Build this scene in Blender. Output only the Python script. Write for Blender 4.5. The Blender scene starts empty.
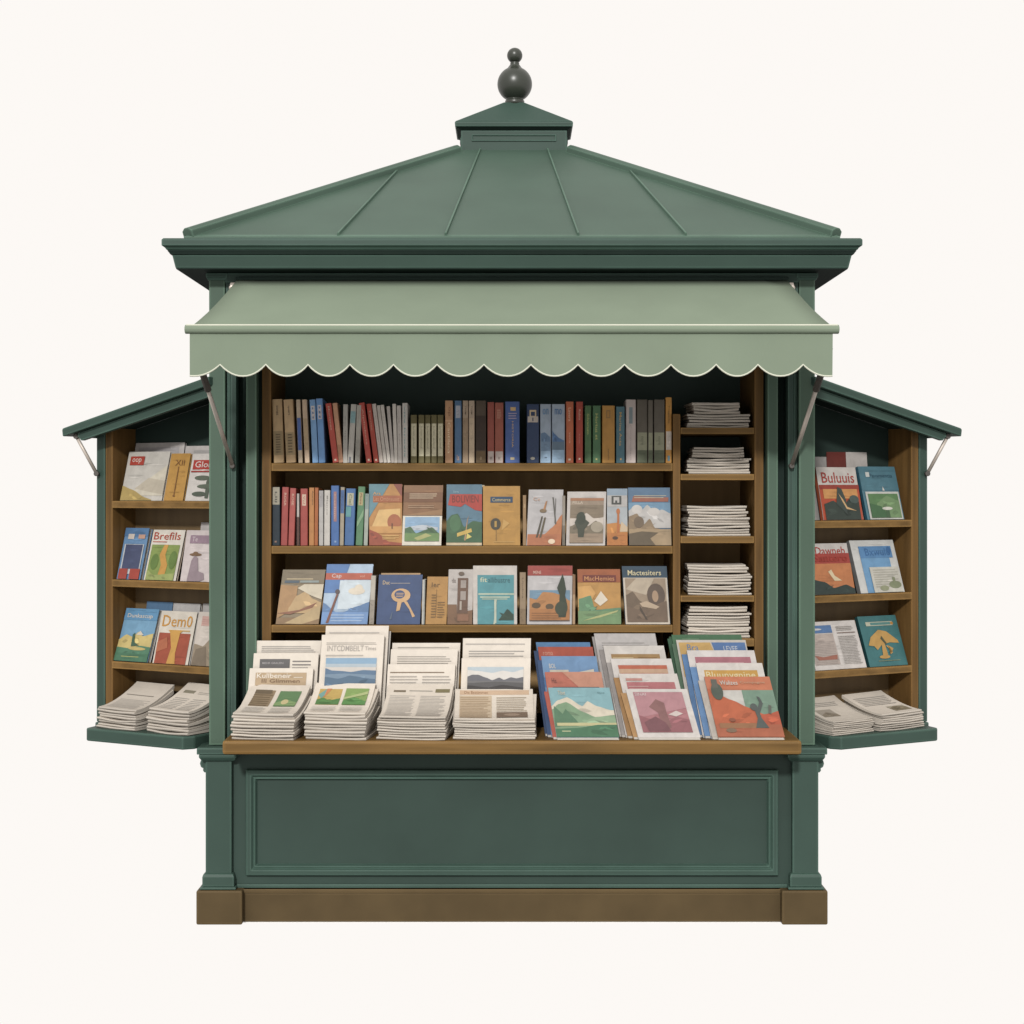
import bpy, bmesh, math, random
from mathutils import Matrix, Vector
random.seed(7)
sc = bpy.context.scene
COL = sc.collection
D, FPX, EYE, CX, HY = 6.5, 1625.0, 1.724, 512.0, 490.0   # camera distance, focal length in pixels, eye height
YC = 1.2085                                              # plan centre of the square kiosk body
def R(a): return math.radians(a)
def lin(h):
    if isinstance(h, str): h = [int(h[i:i+2], 16) for i in (0, 2, 4)]
    return tuple((c/255/12.92 if c/255 <= .04045 else ((c/255+.055)/1.055)**2.4) for c in h)

def ink(h, K):
    c = lin(h); y = .2126*c[0]+.7152*c[1]+.0722*c[2]
    return tuple(min(.86, (x+(y-x)*.13)*K) for x in c)
# ------------------------------------------------------------------ materials
def mat(name, col, rough=.5, var=.12, scale=6., bump=.0, bscale=60., spec=.4, stretch=(1, 1, 1), metal=0., edge_glint=0., wr=.012):
    m = bpy.data.materials.new(name); m.use_nodes = True
    nt = m.node_tree; N = nt.nodes; L = nt.links
    b = N['Principled BSDF']
    tc = N.new('ShaderNodeTexCoord'); mp = N.new('ShaderNodeMapping'); mp.inputs['Scale'].default_value = stretch
    L.new(tc.outputs['Object'], mp.inputs['Vector'])
    n = N.new('ShaderNodeTexNoise'); n.inputs['Scale'].default_value = scale; n.inputs['Detail'].default_value = 5
    L.new(mp.outputs[0], n.inputs['Vector'])
    r = N.new('ShaderNodeMapRange'); r.inputs[1].default_value = .3; r.inputs[2].default_value = .7
    r.inputs[3].default_value = 1-var; r.inputs[4].default_value = 1+var
    L.new(n.outputs['Fac'], r.inputs[0])
    mx = N.new('ShaderNodeMix'); mx.data_type = 'RGBA'; mx.blend_type = 'MULTIPLY'; mx.inputs[0].default_value = 1
    mx.inputs[6].default_value = (*col, 1)
    L.new(r.outputs[0], mx.inputs[7])
    if edge_glint:                                  # pale highlight painted along the arrises
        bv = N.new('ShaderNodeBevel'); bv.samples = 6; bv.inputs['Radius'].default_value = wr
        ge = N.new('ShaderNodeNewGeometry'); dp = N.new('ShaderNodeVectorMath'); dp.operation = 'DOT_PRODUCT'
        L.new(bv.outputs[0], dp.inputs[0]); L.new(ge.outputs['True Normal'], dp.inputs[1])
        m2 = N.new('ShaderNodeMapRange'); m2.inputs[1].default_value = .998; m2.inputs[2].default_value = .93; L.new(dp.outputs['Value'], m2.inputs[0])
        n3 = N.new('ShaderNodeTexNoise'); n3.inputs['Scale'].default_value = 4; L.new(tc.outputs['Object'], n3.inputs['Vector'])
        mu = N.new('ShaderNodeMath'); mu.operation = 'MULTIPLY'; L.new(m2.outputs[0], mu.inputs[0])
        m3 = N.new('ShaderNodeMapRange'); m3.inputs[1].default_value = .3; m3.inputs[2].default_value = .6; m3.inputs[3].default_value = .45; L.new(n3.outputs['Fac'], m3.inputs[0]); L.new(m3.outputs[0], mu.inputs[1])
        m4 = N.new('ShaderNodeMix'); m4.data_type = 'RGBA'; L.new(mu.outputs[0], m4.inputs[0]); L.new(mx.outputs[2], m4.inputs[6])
        m4.inputs[7].default_value = (*[min(.8, x*edge_glint) for x in col], 1); L.new(m4.outputs[2], b.inputs['Base Color'])
    else: L.new(mx.outputs[2], b.inputs['Base Color'])
    b.inputs['Roughness'].default_value = rough; b.inputs['Metallic'].default_value = metal
    b.inputs['Specular IOR Level'].default_value = spec
    if bump:
        n2 = N.new('ShaderNodeTexNoise'); n2.inputs['Scale'].default_value = bscale; n2.inputs['Detail'].default_value = 3
        L.new(mp.outputs[0], n2.inputs['Vector'])
        bp = N.new('ShaderNodeBump'); bp.inputs['Strength'].default_value = bump; bp.inputs['Distance'].default_value = .002
        L.new(n2.outputs['Fac'], bp.inputs['Height']); L.new(bp.outputs[0], b.inputs['Normal'])
    return m
def print_mat(name, rough, lo=.88, hi=1.09):
    m = bpy.data.materials.new(name); m.use_nodes = True
    nt = m.node_tree; N = nt.nodes; L = nt.links; b = N['Principled BSDF']
    at = N.new('ShaderNodeAttribute'); at.attribute_name = 'Ink'
    tc = N.new('ShaderNodeTexCoord'); n = N.new('ShaderNodeTexNoise'); n.inputs['Scale'].default_value = 26; n.inputs['Detail'].default_value = 9; n.inputs['Distortion'].default_value = .8
    L.new(tc.outputs['Object'], n.inputs['Vector'])
    r = N.new('ShaderNodeMapRange'); r.inputs[1].default_value = .3; r.inputs[2].default_value = .7; r.inputs[3].default_value = lo; r.inputs[4].default_value = hi
    L.new(n.outputs['Fac'], r.inputs[0])
    mx = N.new('ShaderNodeMix'); mx.data_type = 'RGBA'; mx.blend_type = 'MULTIPLY'; mx.inputs[0].default_value = 1
    L.new(at.outputs['Color'], mx.inputs[6]); L.new(r.outputs[0], mx.inputs[7]); L.new(mx.outputs[2], b.inputs['Base Color'])
    b.inputs['Roughness'].default_value = rough; b.inputs['Specular IOR Level'].default_value = .25
    return m
M = {}
M['paint'] = mat('green_paint', (.032, .058, .0465), .5, .09, 3.0, .06, 90, .2, edge_glint=2.1)
M['pillarpaint'] = mat('light_green_paint', (.057, .093, .067), .5, .07, 3.0, .06, 90, .2, edge_glint=2.2)
M['panelpaint'] = mat('dark_green_panel_paint', (.028, .049, .040), .5, .13, 2.5, .06, 90, .2, edge_glint=2.0)
M['roofmetal'] = mat('roof_metal', (.052, .088, .066), .55, .10, 2.2, .05, 50, .25, edge_glint=2.0, wr=.012)
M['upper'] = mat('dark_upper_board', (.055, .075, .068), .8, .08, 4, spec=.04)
M['inner'] = mat('dark_green_shade', (.020, .031, .027), .8, .08, 4, spec=.04)  # dark green with shade put into the colour, for soffits and recesses
M['awning'] = mat('awning_canvas', (.182, .222, .166), .9, .05, 3.5, .12, 900, .1)
M['pale_tube'] = mat('piping_and_highlight', (.52, .53, .44), .8, .04)
M['wood'] = mat('oak_wood', (.134, .077, .026), .5, .26, 11, .08, 40, .12, (.25, 3, 3), edge_glint=1.9, wr=.012)
M['woodv'] = mat('oak_wood_upright', (.113, .062, .021), .5, .26, 11, .08, 40, .12, (3, 3, .25), edge_glint=1.7, wr=.012)
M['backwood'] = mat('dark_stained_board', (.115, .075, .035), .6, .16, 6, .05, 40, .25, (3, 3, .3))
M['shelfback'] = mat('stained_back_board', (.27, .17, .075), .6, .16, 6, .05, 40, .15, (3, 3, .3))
M['plinth'] = mat('brown_plinth', (.074, .051, .024), .6, .14, 5, .05, 60, .12, edge_glint=1.8)
M['bronze'] = mat('dark_bronze', (.022, .026, .019), .36, .15, 8, 0, 50, .6)
M['steel'] = mat('strut_metal', (.44, .39, .345), .45, .1, 10, metal=.3)
M['dark'] = mat('dark_bracket', (.062, .055, .048), .5, .1, 10)
M['paper'] = print_mat('printed_newsprint', .75, .955, 1.04)
M['cover'] = print_mat('printed_cover', .42)

# ------------------------------------------------------------------ mesh building
class MB:
    def __init__(s): s.v = []; s.f = []; s.c = []
    def add(s, vs, fs, col=None):
        b = len(s.v); s.v += [tuple(p) for p in vs]
        for f in fs: s.f.append([i+b for i in f]); s.c.append(col)
    def box(s, x0, x1, y0, y1, z0, z1, col=None, fn=None):
        vs = [(x, y, z) for z in (z0, z1) for y in (y0, y1) for x in (x0, x1)]
        if fn: vs = [fn(*p) for p in vs]
        s.add(vs, [(0, 2, 3, 1), (4, 5, 7, 6), (0, 1, 5, 4), (2, 6, 7, 3), (0, 4, 6, 2), (1, 3, 7, 5)], col)
    def prism(s, pts, a, b, fn):            # polygon pts swept from a to b; fn(p, q, h) -> xyz
        n = len(pts)
        vs = [fn(p[0], p[1], a) for p in pts]+[fn(p[0], p[1], b) for p in pts]
        s.add(vs, [list(range(n))[::-1], list(range(n, 2*n))]+[(i, (i+1) % n, n+(i+1) % n, n+i) for i in range(n)])
    def tube(s, path, r, seg=10):
        P = [Vector(p) for p in path]; rings = []
        for i, p in enumerate(P):
            t = (P[min(i+1, len(P)-1)]-P[max(i-1, 0)]).normalized()
            a = t.cross(Vector((0, 0, 1)))
            if a.length < 1e-4: a = t.cross(Vector((0, 1, 0)))
            a.normalize(); b = t.cross(a)
            rings.append([p+(a*math.cos(2*math.pi*k/seg)+b*math.sin(2*math.pi*k/seg))*r for k in range(seg)])
        vs = [q for rg in rings for q in rg]; fs = []
        for i in range(len(P)-1):
            for k in range(seg): fs.append((i*seg+k, i*seg+(k+1) % seg, (i+1)*seg+(k+1) % seg, (i+1)*seg+k))
        fs.append(list(range(seg))[::-1]); fs.append([(len(P)-1)*seg+k for k in range(seg)])
        s.add(vs, fs)
    def lathe(s, prof, cx, cy, seg=40):
        vs = []; fs = []
        for (r, z) in prof:
            for k in range(seg): a = 2*math.pi*k/seg; vs.append((cx+r*math.cos(a), cy+r*math.sin(a), z))
        for i in range(len(prof)-1):
            for k in range(seg): fs.append((i*seg+k, i*seg+(k+1) % seg, (i+1)*seg+(k+1) % seg, (i+1)*seg+k))
        fs.append(list(range(seg))[::-1]); fs.append([(len(prof)-1)*seg+k for k in range(seg)])
        s.add(vs, fs)
    def ring(s, hw, hh, prof, fn, closed=True):   # mitred rectangular sweep; prof = (outset, height)
        n = len(prof); vs = []
        for (o, h) in prof:
            for (a, b) in ((-1, -1), (1, -1), (1, 1), (-1, 1)): vs.append(fn(a*(hw+o), b*(hh+o), h))
        fs = []
        for i in range(n if closed else n-1):
            j = (i+1) % n
            for k in range(4): fs.append((i*4+k, i*4+(k+1) % 4, j*4+(k+1) % 4, j*4+k))
        s.add(vs, fs)
    def build(s, name, m, parent=None, bevel=0., seg=2, smooth=False, fixn=True, ang=30):
        me = bpy.data.meshes.new(name)
        bm = bmesh.new()
        vv = [bm.verts.new(p) for p in s.v]
        lay = bm.loops.layers.float_color.new('Ink') if any(c is not None for c in s.c) else None
        for f, c in zip(s.f, s.c):
            try: fc = bm.faces.new([vv[i] for i in f])
            except ValueError: continue
            if lay is not None and c is not None:
                for lp in fc.loops: lp[lay] = (*c, 1)
        if fixn: bmesh.ops.recalc_face_normals(bm, faces=bm.faces[:])
        if bevel:
            ed = [e for e in bm.edges if len(e.link_faces) == 2 and e.calc_face_angle(0) > R(ang)]
            bmesh.ops.bevel(bm, geom=ed, offset=bevel, segments=seg, profile=.5, affect='EDGES', clamp_overlap=True)
        if smooth:
            for f in bm.faces: f.smooth = True
        bm.to_mesh(me); bm.free()
        me.materials.append(m if not isinstance(m, str) else M[m])
        o = bpy.data.objects.new(name, me); COL.objects.link(o)
        if parent: o.parent = parent
        if smooth:
            for e in me.edges: pass
        return o
def empty(name, mtx, label, cat, group=None, parent=None):
    o = bpy.data.objects.new(name, None); COL.objects.link(o); o.empty_display_size = .05
    o.matrix_world = mtx
    o['label'] = label; o['category'] = cat
    if group: o['group'] = group
    return o
def tag(o, label, cat, group=None):
    o['label'] = label; o['category'] = cat
    if group: o['group'] = group
    return o

# ------------------------------------------------------------------ printed artwork (polygons laid on a cover)
_txt = {}
def text_mesh(st):
    if st not in _txt:
        cu = bpy.data.curves.new('lettering', 'FONT'); cu.body = st; cu.resolution_u = 2; cu.offset = .004
        o = bpy.data.objects.new('lettering', cu); COL.objects.link(o)
        dg = bpy.context.evaluated_depsgraph_get(); dg.update()
        me = bpy.data.meshes.new_from_object(o.evaluated_get(dg))
        vs = [(v.co.x, v.co.y) for v in me.vertices]; fs = [list(p.vertices) for p in me.polygons]
        x0 = min(v[0] for v in vs); x1 = max(v[0] for v in vs); y0 = min(v[1] for v in vs); y1 = max(v[1] for v in vs)
        _txt[st] = ([((x-x0)/(x1-x0), (y-y0)/(y1-y0)) for x, y in vs], fs)
        bpy.data.objects.remove(o); bpy.data.curves.remove(cu); bpy.data.meshes.remove(me)
    return _txt[st]
def art_polys(art):
    """list of (colour, verts2d, faces) in draw order"""
    out = []
    def shade(c, g): return '%02x%02x%02x' % tuple(max(0, min(255, int(int(c[i:i+2], 16)*g))) for i in (0, 2, 4))
    def streaks(c, u0, v0, u1, v1, n):       # dry-brush streaks inside a field of colour
        rr = random.Random(int((u0*7+v0*13+u1*29+v1*31)*1000)+sum(map(ord, c)))
        for _ in range(n):
            w_ = (u1-u0)*rr.uniform(.12, .3); h_ = min((v1-v0)*.07, .02)*rr.uniform(.5, 1.2)
            x = rr.uniform(u0+w_+.01, u1-w_-.01); y = rr.uniform(v0+h_*2+.01, v1-h_*2-.01); s_ = rr.uniform(-.3, .3)*h_
            out.append((shade(c, rr.choice((.92, .95, 1.05, 1.08))), [(x-w_, y-s_), (x-w_*.2, y-h_), (x+w_*.6, y-h_*.5), (x+w_, y+s_), (x+w_*.1, y+h_), (x-w_*.6, y+h_*.5)], [list(range(6))]))
    for a in art:
        k, c = a[0], a[1]
        if k == 'S': streaks(c, *a[2:7])
        if k == 'R':
            u0, v0, u1, v1 = a[2:6]; out.append((c, [(u0, v0), (u1, v0), (u1, v1), (u0, v1)], [[0, 1, 2, 3]]))
            if (u1-u0)*(v1-v0) > .14 and u1-u0 > .3: streaks(c, u0, v0, u1, v1, 5)
        elif k == 'P':
            q = a[2:]; pts = [(q[i], q[i+1]) for i in range(0, len(q), 2)]
            ar = sum(pts[i][0]*pts[(i+1) % len(pts)][1]-pts[(i+1) % len(pts)][0]*pts[i][1] for i in range(len(pts)))
            if ar < 0: pts.reverse()
            out.append((c, pts, [list(range(len(pts)))]))
        elif k == 'E':
            u, v, ru, rv = a[2:6]; n = 18
            out.append((c, [(u+ru*math.cos(2*math.pi*i/n), v+rv*math.sin(2*math.pi*i/n)) for i in range(n)], [list(range(n))]))
        elif k == 'H':                       # hill: ridge points, filled down to v0
            v0 = a[2]; q = a[3:]; pts = [(q[i], q[i+1]) for i in range(0, len(q), 2)]
            # soften the ridge
            fine = []
            for i in range(len(pts)-1):
                (xa, ya), (xb, yb) = pts[i], pts[i+1]
                for j in range(4):
                    s_ = j/4; e = s_*s_*(3-2*s_); fine.append((xa+(xb-xa)*s_, ya+(yb-ya)*(e*.6+s_*.4)))
            fine.append(pts[-1])
            out.append((c, [(fine[0][0], v0), (fine[-1][0], v0)]+fine[::-1], [list(range(len(fine)+2))]))
            # brushwork: a few paler and darker strokes on the slope
            rr = random.Random(int(sum(q)*1000)); bc = [int(c[i:i+2], 16) for i in (0, 2, 4)]
            for _ in range(5):
                k = rr.randrange(2, max(3, len(fine)-2)); x, y = fine[k]; hh = y-v0
                if hh < .05: continue
                cy = v0+hh*rr.uniform(.25, .78); w_ = rr.uniform(.05, .13); h_ = min(hh*.16, rr.uniform(.015, .05)); sl = rr.uniform(-.5, .5)*w_
                if x-w_ < fine[0][0]+.01 or x+w_ > fine[-1][0]-.01: continue
                g = rr.choice((.86, .9, 1.1, 1.16)); cc = '%02x%02x%02x' % tuple(max(0, min(255, int(v*g))) for v in bc)
                pts2 = [(x-w_, cy-sl), (x-w_*.3, cy-h_), (x+w_*.5, cy-h_*.6+sl*.6), (x+w_, cy+sl), (x+w_*.2, cy+h_*.8), (x-w_*.5, cy+h_*.7-sl*.4)]
                lo_ = min(p[1] for p in pts2)
                if lo_ < v0+.005: continue
                out.append((cc, pts2, [list(range(6))]))
        elif k == 'L':                       # n thin lines of type
            n, u0, v0, u1, v1 = a[2:7]; st = (v1-v0)/n; vs = []; fs = []
            rr = random.Random(int(u0*977+v1*131+n))
            for i in range(n):
                e = u1-(u1-u0)*(rr.random()*.12 if i % 4 else rr.random()*.3)
                b = v0+i*st; q = len(vs); vs += [(u0, b), (e, b), (e, b+st*.38), (u0, b+st*.38)]; fs.append([q, q+1, q+2, q+3])
            out.append((c, vs, fs))
        elif k == 'T':
            st, u0, v0, u1, v1 = a[2:7]; vs, fs = text_mesh(st)
            out.append((c, [(u0+x*(u1-u0), v0+y*(v1-v0)) for x, y in vs], fs))
        elif k == 'V':                       # lettering running down a spine
            st, u0, v0, u1, v1 = a[2:7]; vs, fs = text_mesh(st)
            out.append((c, [(u0+y*(u1-u0), v1-x*(v1-v0)) for x, y in vs], fs))
    return out
def lay_art(mb, art, fn, K, cutu=0, cutv=0, step=.00022):
    for i, (c, vs, fs) in enumerate(art_polys(art)):
        col = ink(c, K)
        bm = bmesh.new(); bv = [bm.verts.new((x, y, 0)) for x, y in vs]
        for f in fs:
            try: bm.faces.new([bv[j] for j in f])
            except ValueError: pass
        bm.normal_update()
        for ax, n in ((0, cutu), (1, cutv)):
            for j in range(1, n):
                no = Vector((1, 0, 0)) if ax == 0 else Vector((0, 1, 0))
                bmesh.ops.bisect_plane(bm, geom=bm.verts[:]+bm.edges[:]+bm.faces[:], plane_co=no*(j/n), plane_no=no)
        bm.normal_update()
        if any(len(f.verts) > 4 for f in bm.faces): bmesh.ops.triangulate(bm, faces=[f for f in bm.faces if len(f.verts) > 4])
        bm.verts.index_update(); bm.normal_update()
        pts = [fn(min(.999, max(.001, v.co.x)), min(.999, max(.001, v.co.y)), .0003+step*i) for v in bm.verts]
        fcs = [[v.index for v in (f.verts if f.normal.z >= 0 else reversed(f.verts[:]))] for f in bm.faces]
        mb.add(pts, fcs, col); bm.free()

# ------------------------------------------------------------------ picture -> place helpers
class Frame:                                  # a vertical plane: origin, yaw; t runs to the right, d runs into the picture
    def __init__(s, x, y, yaw): s.o = (x, y); s.yaw = yaw; s.u = (math.cos(yaw), math.sin(yaw)); s.w = (-math.sin(yaw), math.cos(yaw))
    def t(s, px, d=0.):
        q = (px-CX)/FPX
        return (q*(D+s.o[1]+s.w[1]*d)-(s.o[0]+s.w[0]*d))/(s.u[0]-q*s.u[1])
    def p(s, t, d, z): return Vector((s.o[0]+s.u[0]*t+s.w[0]*d, s.o[1]+s.u[1]*t+s.w[1]*d, z))
    def z(s, px, py, d=0.):
        P = s.p(s.t(px, d), d, 0); return EYE+(HY-py)*(D+P.y)/FPX
def proj(P): return CX+FPX*P.x/(D+P.y), HY-FPX*(P.z-EYE)/(D+P.y)
WA = R(28)
MAIN = Frame(0, .10, 0)                        # front of the bookcase
CTR = Frame(0, -.235, 0)                       # just inside the counter's front edge
LW = Frame(-1.212, .12, -WA); RW = Frame(1.212, .12, WA)   # the two side wings
def solve_panel(fr, d, z, bl, br, tl, tr, ytop, lean, slump=False):
    tb = fr.t((bl+br)/2, d); lo, hi = .01, .8
    for _ in range(40):
        L = (lo+hi)/2; P = fr.p(tb, d+L*math.sin(lean), z+L*math.cos(lean))
        if proj(P)[1] > ytop: lo = L
        else: hi = L
    W = .5*(fr.t(br, d)-fr.t(bl, d))+.5*(fr.t(tr, d+L*math.sin(lean))-fr.t(tl, d+L*math.sin(lean)))
    sh = fr.t((tl+tr)/2, d+L*math.sin(lean))-tb
    yaw = 0; roll = 0 if slump else math.atan2(sh, L)
    P = fr.p(tb, d, z+.0015+W/2*abs(math.sin(roll))*math.cos(lean))
    mtx = Matrix.Translation(P) @ Matrix.Rotation(fr.yaw+yaw, 4, 'Z') @ Matrix.Rotation(-lean, 4, 'X') @ Matrix.Rotation(roll, 4, 'Y')
    return (mtx, W, L, sh/L) if slump else (mtx, W, L)

KIN, KOUT, KW, KN = .70, .51, .51, .69     # print brightness -> pigment, for the deep shelves, the counter and the wings
PAGE = 'ddd6cc'
def pg(K, c=PAGE): return tuple(min(.8, x*K) for x in lin(c))
def front_item(name, fr, d, z, q, lean, thick, art, label, cat, K, group, pages=True, bow=0., gloss='cover', edge=None, foot=False):
    """a magazine or book that faces the viewer: root > cover, pages.  q = (bl, br, tl, tr, ytop) in the photo"""
    bl, br, tl, tr, yt = q
    mtx, W, H, sk = solve_panel(fr, d, z, bl, br, tl, tr, yt, R(lean), True)   # sk: how far the soft copy has slumped sideways
    root = empty(name, mtx, label, cat, group)
    bg = art[0][1]
    c = ink(bg, K); ce = ink(edge or bg, K)
    cov = MB(); e = .0012; zl = .009 if foot else 0.
    n = 8 if bow else 1
    def fb(x, zz): return bow*((2*x/W)**2)*(zz/H)-bow*(zz/H)*.4
    for i in range(n):
        xa, xb = -W/2+W*i/n, -W/2+W*(i+1)/n
        for (y0, y1, cc) in ((0, e, c), (thick-e, thick, ce)):
            vs = [(x, y-fb(x, zz), zz) for zz in (zl if y0 == 0 else 0, H) for y in (y0, y1) for x in (xa, xb)]
            cov.add(vs, [(0, 2, 3, 1), (4, 5, 7, 6), (0, 1, 5, 4), (2, 6, 7, 3), (0, 4, 6, 2), (1, 3, 7, 5)], cc)
    cov.box(-W/2, -W/2+e, e, thick-e, 0, H, ce) if not bow else None

    if gloss == 'cover' and len(art) > 3: art = [art[0], ('S', bg, .02, .05, .98, .97, 7)]+art[1:]
    lay_art(cov, art[1:], lambda u, v, o: ((u-.5)*W, -o-(.0016 if bow else .0001)-fb((u-.5)*W, v*H), zl+v*(H-zl)), K, cutu=n if bow else 0)
    cov.v = [(x+sk*zz, y, zz) for x, y, zz in cov.v]
    cov.build('cover', gloss, root, fixn=False)
    if pages:
        b = MB(); i0 = .004 if not bow else 0
        m_ = 5
        for j in range(m_):                    # leaves in bundles, slightly uneven
            ya = e+(thick-2*e)*j/m_; yb = e+(thick-2*e)*(j+1)/m_-.0003
            k = random.uniform(0, .002)
            for i in range(n):
                xa, xb = -W/2+e*1.5+(W-e*1.5-.003-k)*i/n, -W/2+e*1.5+(W-e*1.5-.003-k)*(i+1)/n
                vs = [(x, y-fb(x, zz), zz) for zz in ((.002+k)*(not foot), H-.002-k) for y in (ya, yb) for x in (xa, xb)]
                b.add(vs, [(0, 2, 3, 1), (4, 5, 7, 6), (0, 1, 5, 4), (2, 6, 7, 3), (0, 4, 6, 2), (1, 3, 7, 5)], pg(K))
        b.v = [(x+sk*zz, y, zz) for x, y, zz in b.v]
        b.build('pages', 'paper', root, fixn=False)
    return root
def spine_book(fr, d, z, q, depth, art, label, K, group, name='book', lean=2, cat='book'):
    bl, br, tl, tr, yt = q
    mtx, W, H = solve_panel(fr, d, z, bl, br, tl, tr, yt, R(lean))
    W *= .97
    c = ink(art[0][1], K)
    mb = MB(); r = min(.004, W*.11)
    # rounded spine, boards and page block
    prof = [(-W/2, depth), (-W/2, r), (-W/2+r*.3, r*.3), (-W/2+r, 0), (W/2-r, 0), (W/2-r*.3, r*.3), (W/2, r), (W/2, depth)]
    n = len(prof)
    vs = [(x, y, 0) for x, y in prof]+[(x, y, H) for x, y in prof]
    mb.add(vs, [(i, (i+1) % n, n+(i+1) % n, n+i) for i in range(n)], c)
    mb.add(vs, [list(range(n))[::-1]], c)
    # page block seen from above: a slightly sunk top
    mb.add([(x*.86, y+.003, H-.003) for x, y in prof], [list(range(n))], pg(K))
    top = [(x, y, H) for x, y in prof]+[(x*.86, y+.003, H-.003) for x, y in prof]
    mb.add(top, [(i, (i+1) % n, n+(i+1) % n, n+i) for i in range(n)], c)
    w2 = W-2*r
    lay_art(mb, art[1:], lambda u, v, o: ((u-.5)*(W-1.2*r), -o-.0001, v*H), K, cutu=0)
    o = mb.build(name, 'cover', None, fixn=False)
    o.matrix_world = mtx
    return tag(o, label, cat, group)

def news_sheet(mtx, W, Ln, zf, thf, art, label, K, group, sag=.003, seedv=0, tone=1., nx=6, ny=9):
    """one folded newspaper lying in a pile. zf(s) = height of its underside, thf(s) = thickness, s = 0..1 front to back"""
    rr = random.Random(seedv); ph = rr.random()*6; am = rr.uniform(.3, 1)*sag
    c = tuple(min(.86, x*K*tone) for x in lin('eadfd1')); cs = tuple(min(.86, x*K*tone) for x in lin('d2c9bd'))
    def wav(x, s): return am*(math.sin(3.1*(x/W+.5))*-1+.35*math.sin(7*x/W+ph))*(1-.5*s)
    def top(x, s, o=0.): return (x, s*Ln, zf(s)+thf(s)+wav(x, s)+o)
    def bot(x, s): return (x, s*Ln, zf(s)+wav(x, s)*.9)
    mb = MB(); vs = []; fs = []
    xs = [-W/2+W*i/nx for i in range(nx+1)]; ss = [j/ny for j in range(ny+1)]
    T = lambda i, j: j*(nx+1)+i
    NT = (nx+1)*(ny+1)
    for s in ss: vs += [top(x, s) for x in xs]
    for s in ss: vs += [bot(x, s) for x in xs]
    for j in range(ny):
        for i in range(nx):
            fs.append((T(i, j), T(i+1, j), T(i+1, j+1), T(i, j+1)))
    mb.add(vs, fs, c)
    fs2 = [(NT+T(i, j), NT+T(i, j+1), NT+T(i+1, j+1), NT+T(i+1, j)) for j in range(ny) for i in range(nx)]
    # rounded fold at the front, open leaves at the sides and back
    fr0 = len(mb.v)-len(vs)
    mid = [(x, -thf(0)*.45, zf(0)+thf(0)*.5+wav(x, 0)*.95) for x in xs]
    v3 = vs+mid; B = len(vs)
    for i in range(nx):
        fs2.append((T(i+1, 0), T(i, 0), B+i, B+i+1)); fs2.append((B+i+1, B+i, NT+T(i, 0), NT+T(i+1, 0)))
        fs2.append((T(i, ny), T(i+1, ny), NT+T(i+1, ny), NT+T(i, ny)))
    for j in range(ny):
        fs2.append((T(0, j), T(0, j+1), NT+T(0, j+1), NT+T(0, j))); fs2.append((T(nx, j+1), T(nx, j), NT+T(nx, j), NT+T(nx, j+1)))
    fs2.append((T(0, 0), NT+T(0, 0), B)); fs2.append((T(nx, 0), B+nx, NT+T(nx, 0)))
    mb.add(v3, fs2, cs)
    if art: lay_art(mb, art, lambda u, v, o: top((u-.5)*W, v, o+.0004), K*tone, cutu=nx, cutv=ny)
    ob = mb.build('newspaper', 'paper', None, fixn=False); ob.matrix_world = mtx
    return tag(ob, label, 'newspaper', group)
ORD = ['topmost', 'second from the top', 'third from the top', 'fourth from the top', 'fifth from the top', 'sixth from the top', 'seventh from the top', 'eighth from the top', 'ninth from the top', 'tenth from the top', 'lowest']
def pile(fr, t, d, z, W, Ln, n, height, rise, yaw, art, where, K, seedv, upper=None):
    """n newspapers lying on each other; upper = (count, scale, shift) makes the top few narrower, as in the photo"""
    rr = random.Random(seedv); pitch = height/n
    base = fr.p(t, d, z)
    for i in range(n):
        w = W*rr.uniform(.965, 1.005); dx = rr.uniform(-.005, .005); dy = rr.uniform(0, .011)
        if upper and i >= n-upper[0]: w *= upper[1]+rr.uniform(-.02, .02); dx += upper[2]; dy += .012
        zf = (lambda s, i=i: pitch*i+.0012+rise*(i/n)*s**1.7)
        thf = (lambda s, i=i, g=rr.uniform(.6, .93): pitch*g+rise/n*.8*s**1.7)
        mtx = Matrix.Translation(base) @ Matrix.Rotation(fr.yaw+yaw+rr.uniform(-.035, .035), 4, 'Z') @ Matrix.Translation((dx, dy, 0))
        k = n-1-i; o = ORD[k] if i else ORD[-1]
        news_sheet(mtx, w, Ln*rr.uniform(.97, 1), zf, thf, art if i == n-1 else None,
                   '%s newspaper %s %s' % ('folded' if i < n-1 else 'printed folded', o+' of', where), K, 'newspapers piled flat', min(.005, pitch*.42), seedv*31+i, rr.uniform(.86, 1.03))

# ================================================================== THE KIOSK
kiosk = empty('newspaper_kiosk', Matrix(), 'dark green newspaper kiosk with hipped roof, scalloped awning and two open side wings', 'kiosk')
XO = .009                                     # the lantern sits a hair right of the middle
ID = lambda x, y, z: (x, y, z)
def part(name, mb, m, parent=kiosk, bevel=.003, seg=2, **k): return mb.build(name, m, parent, bevel, seg, **k)

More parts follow.
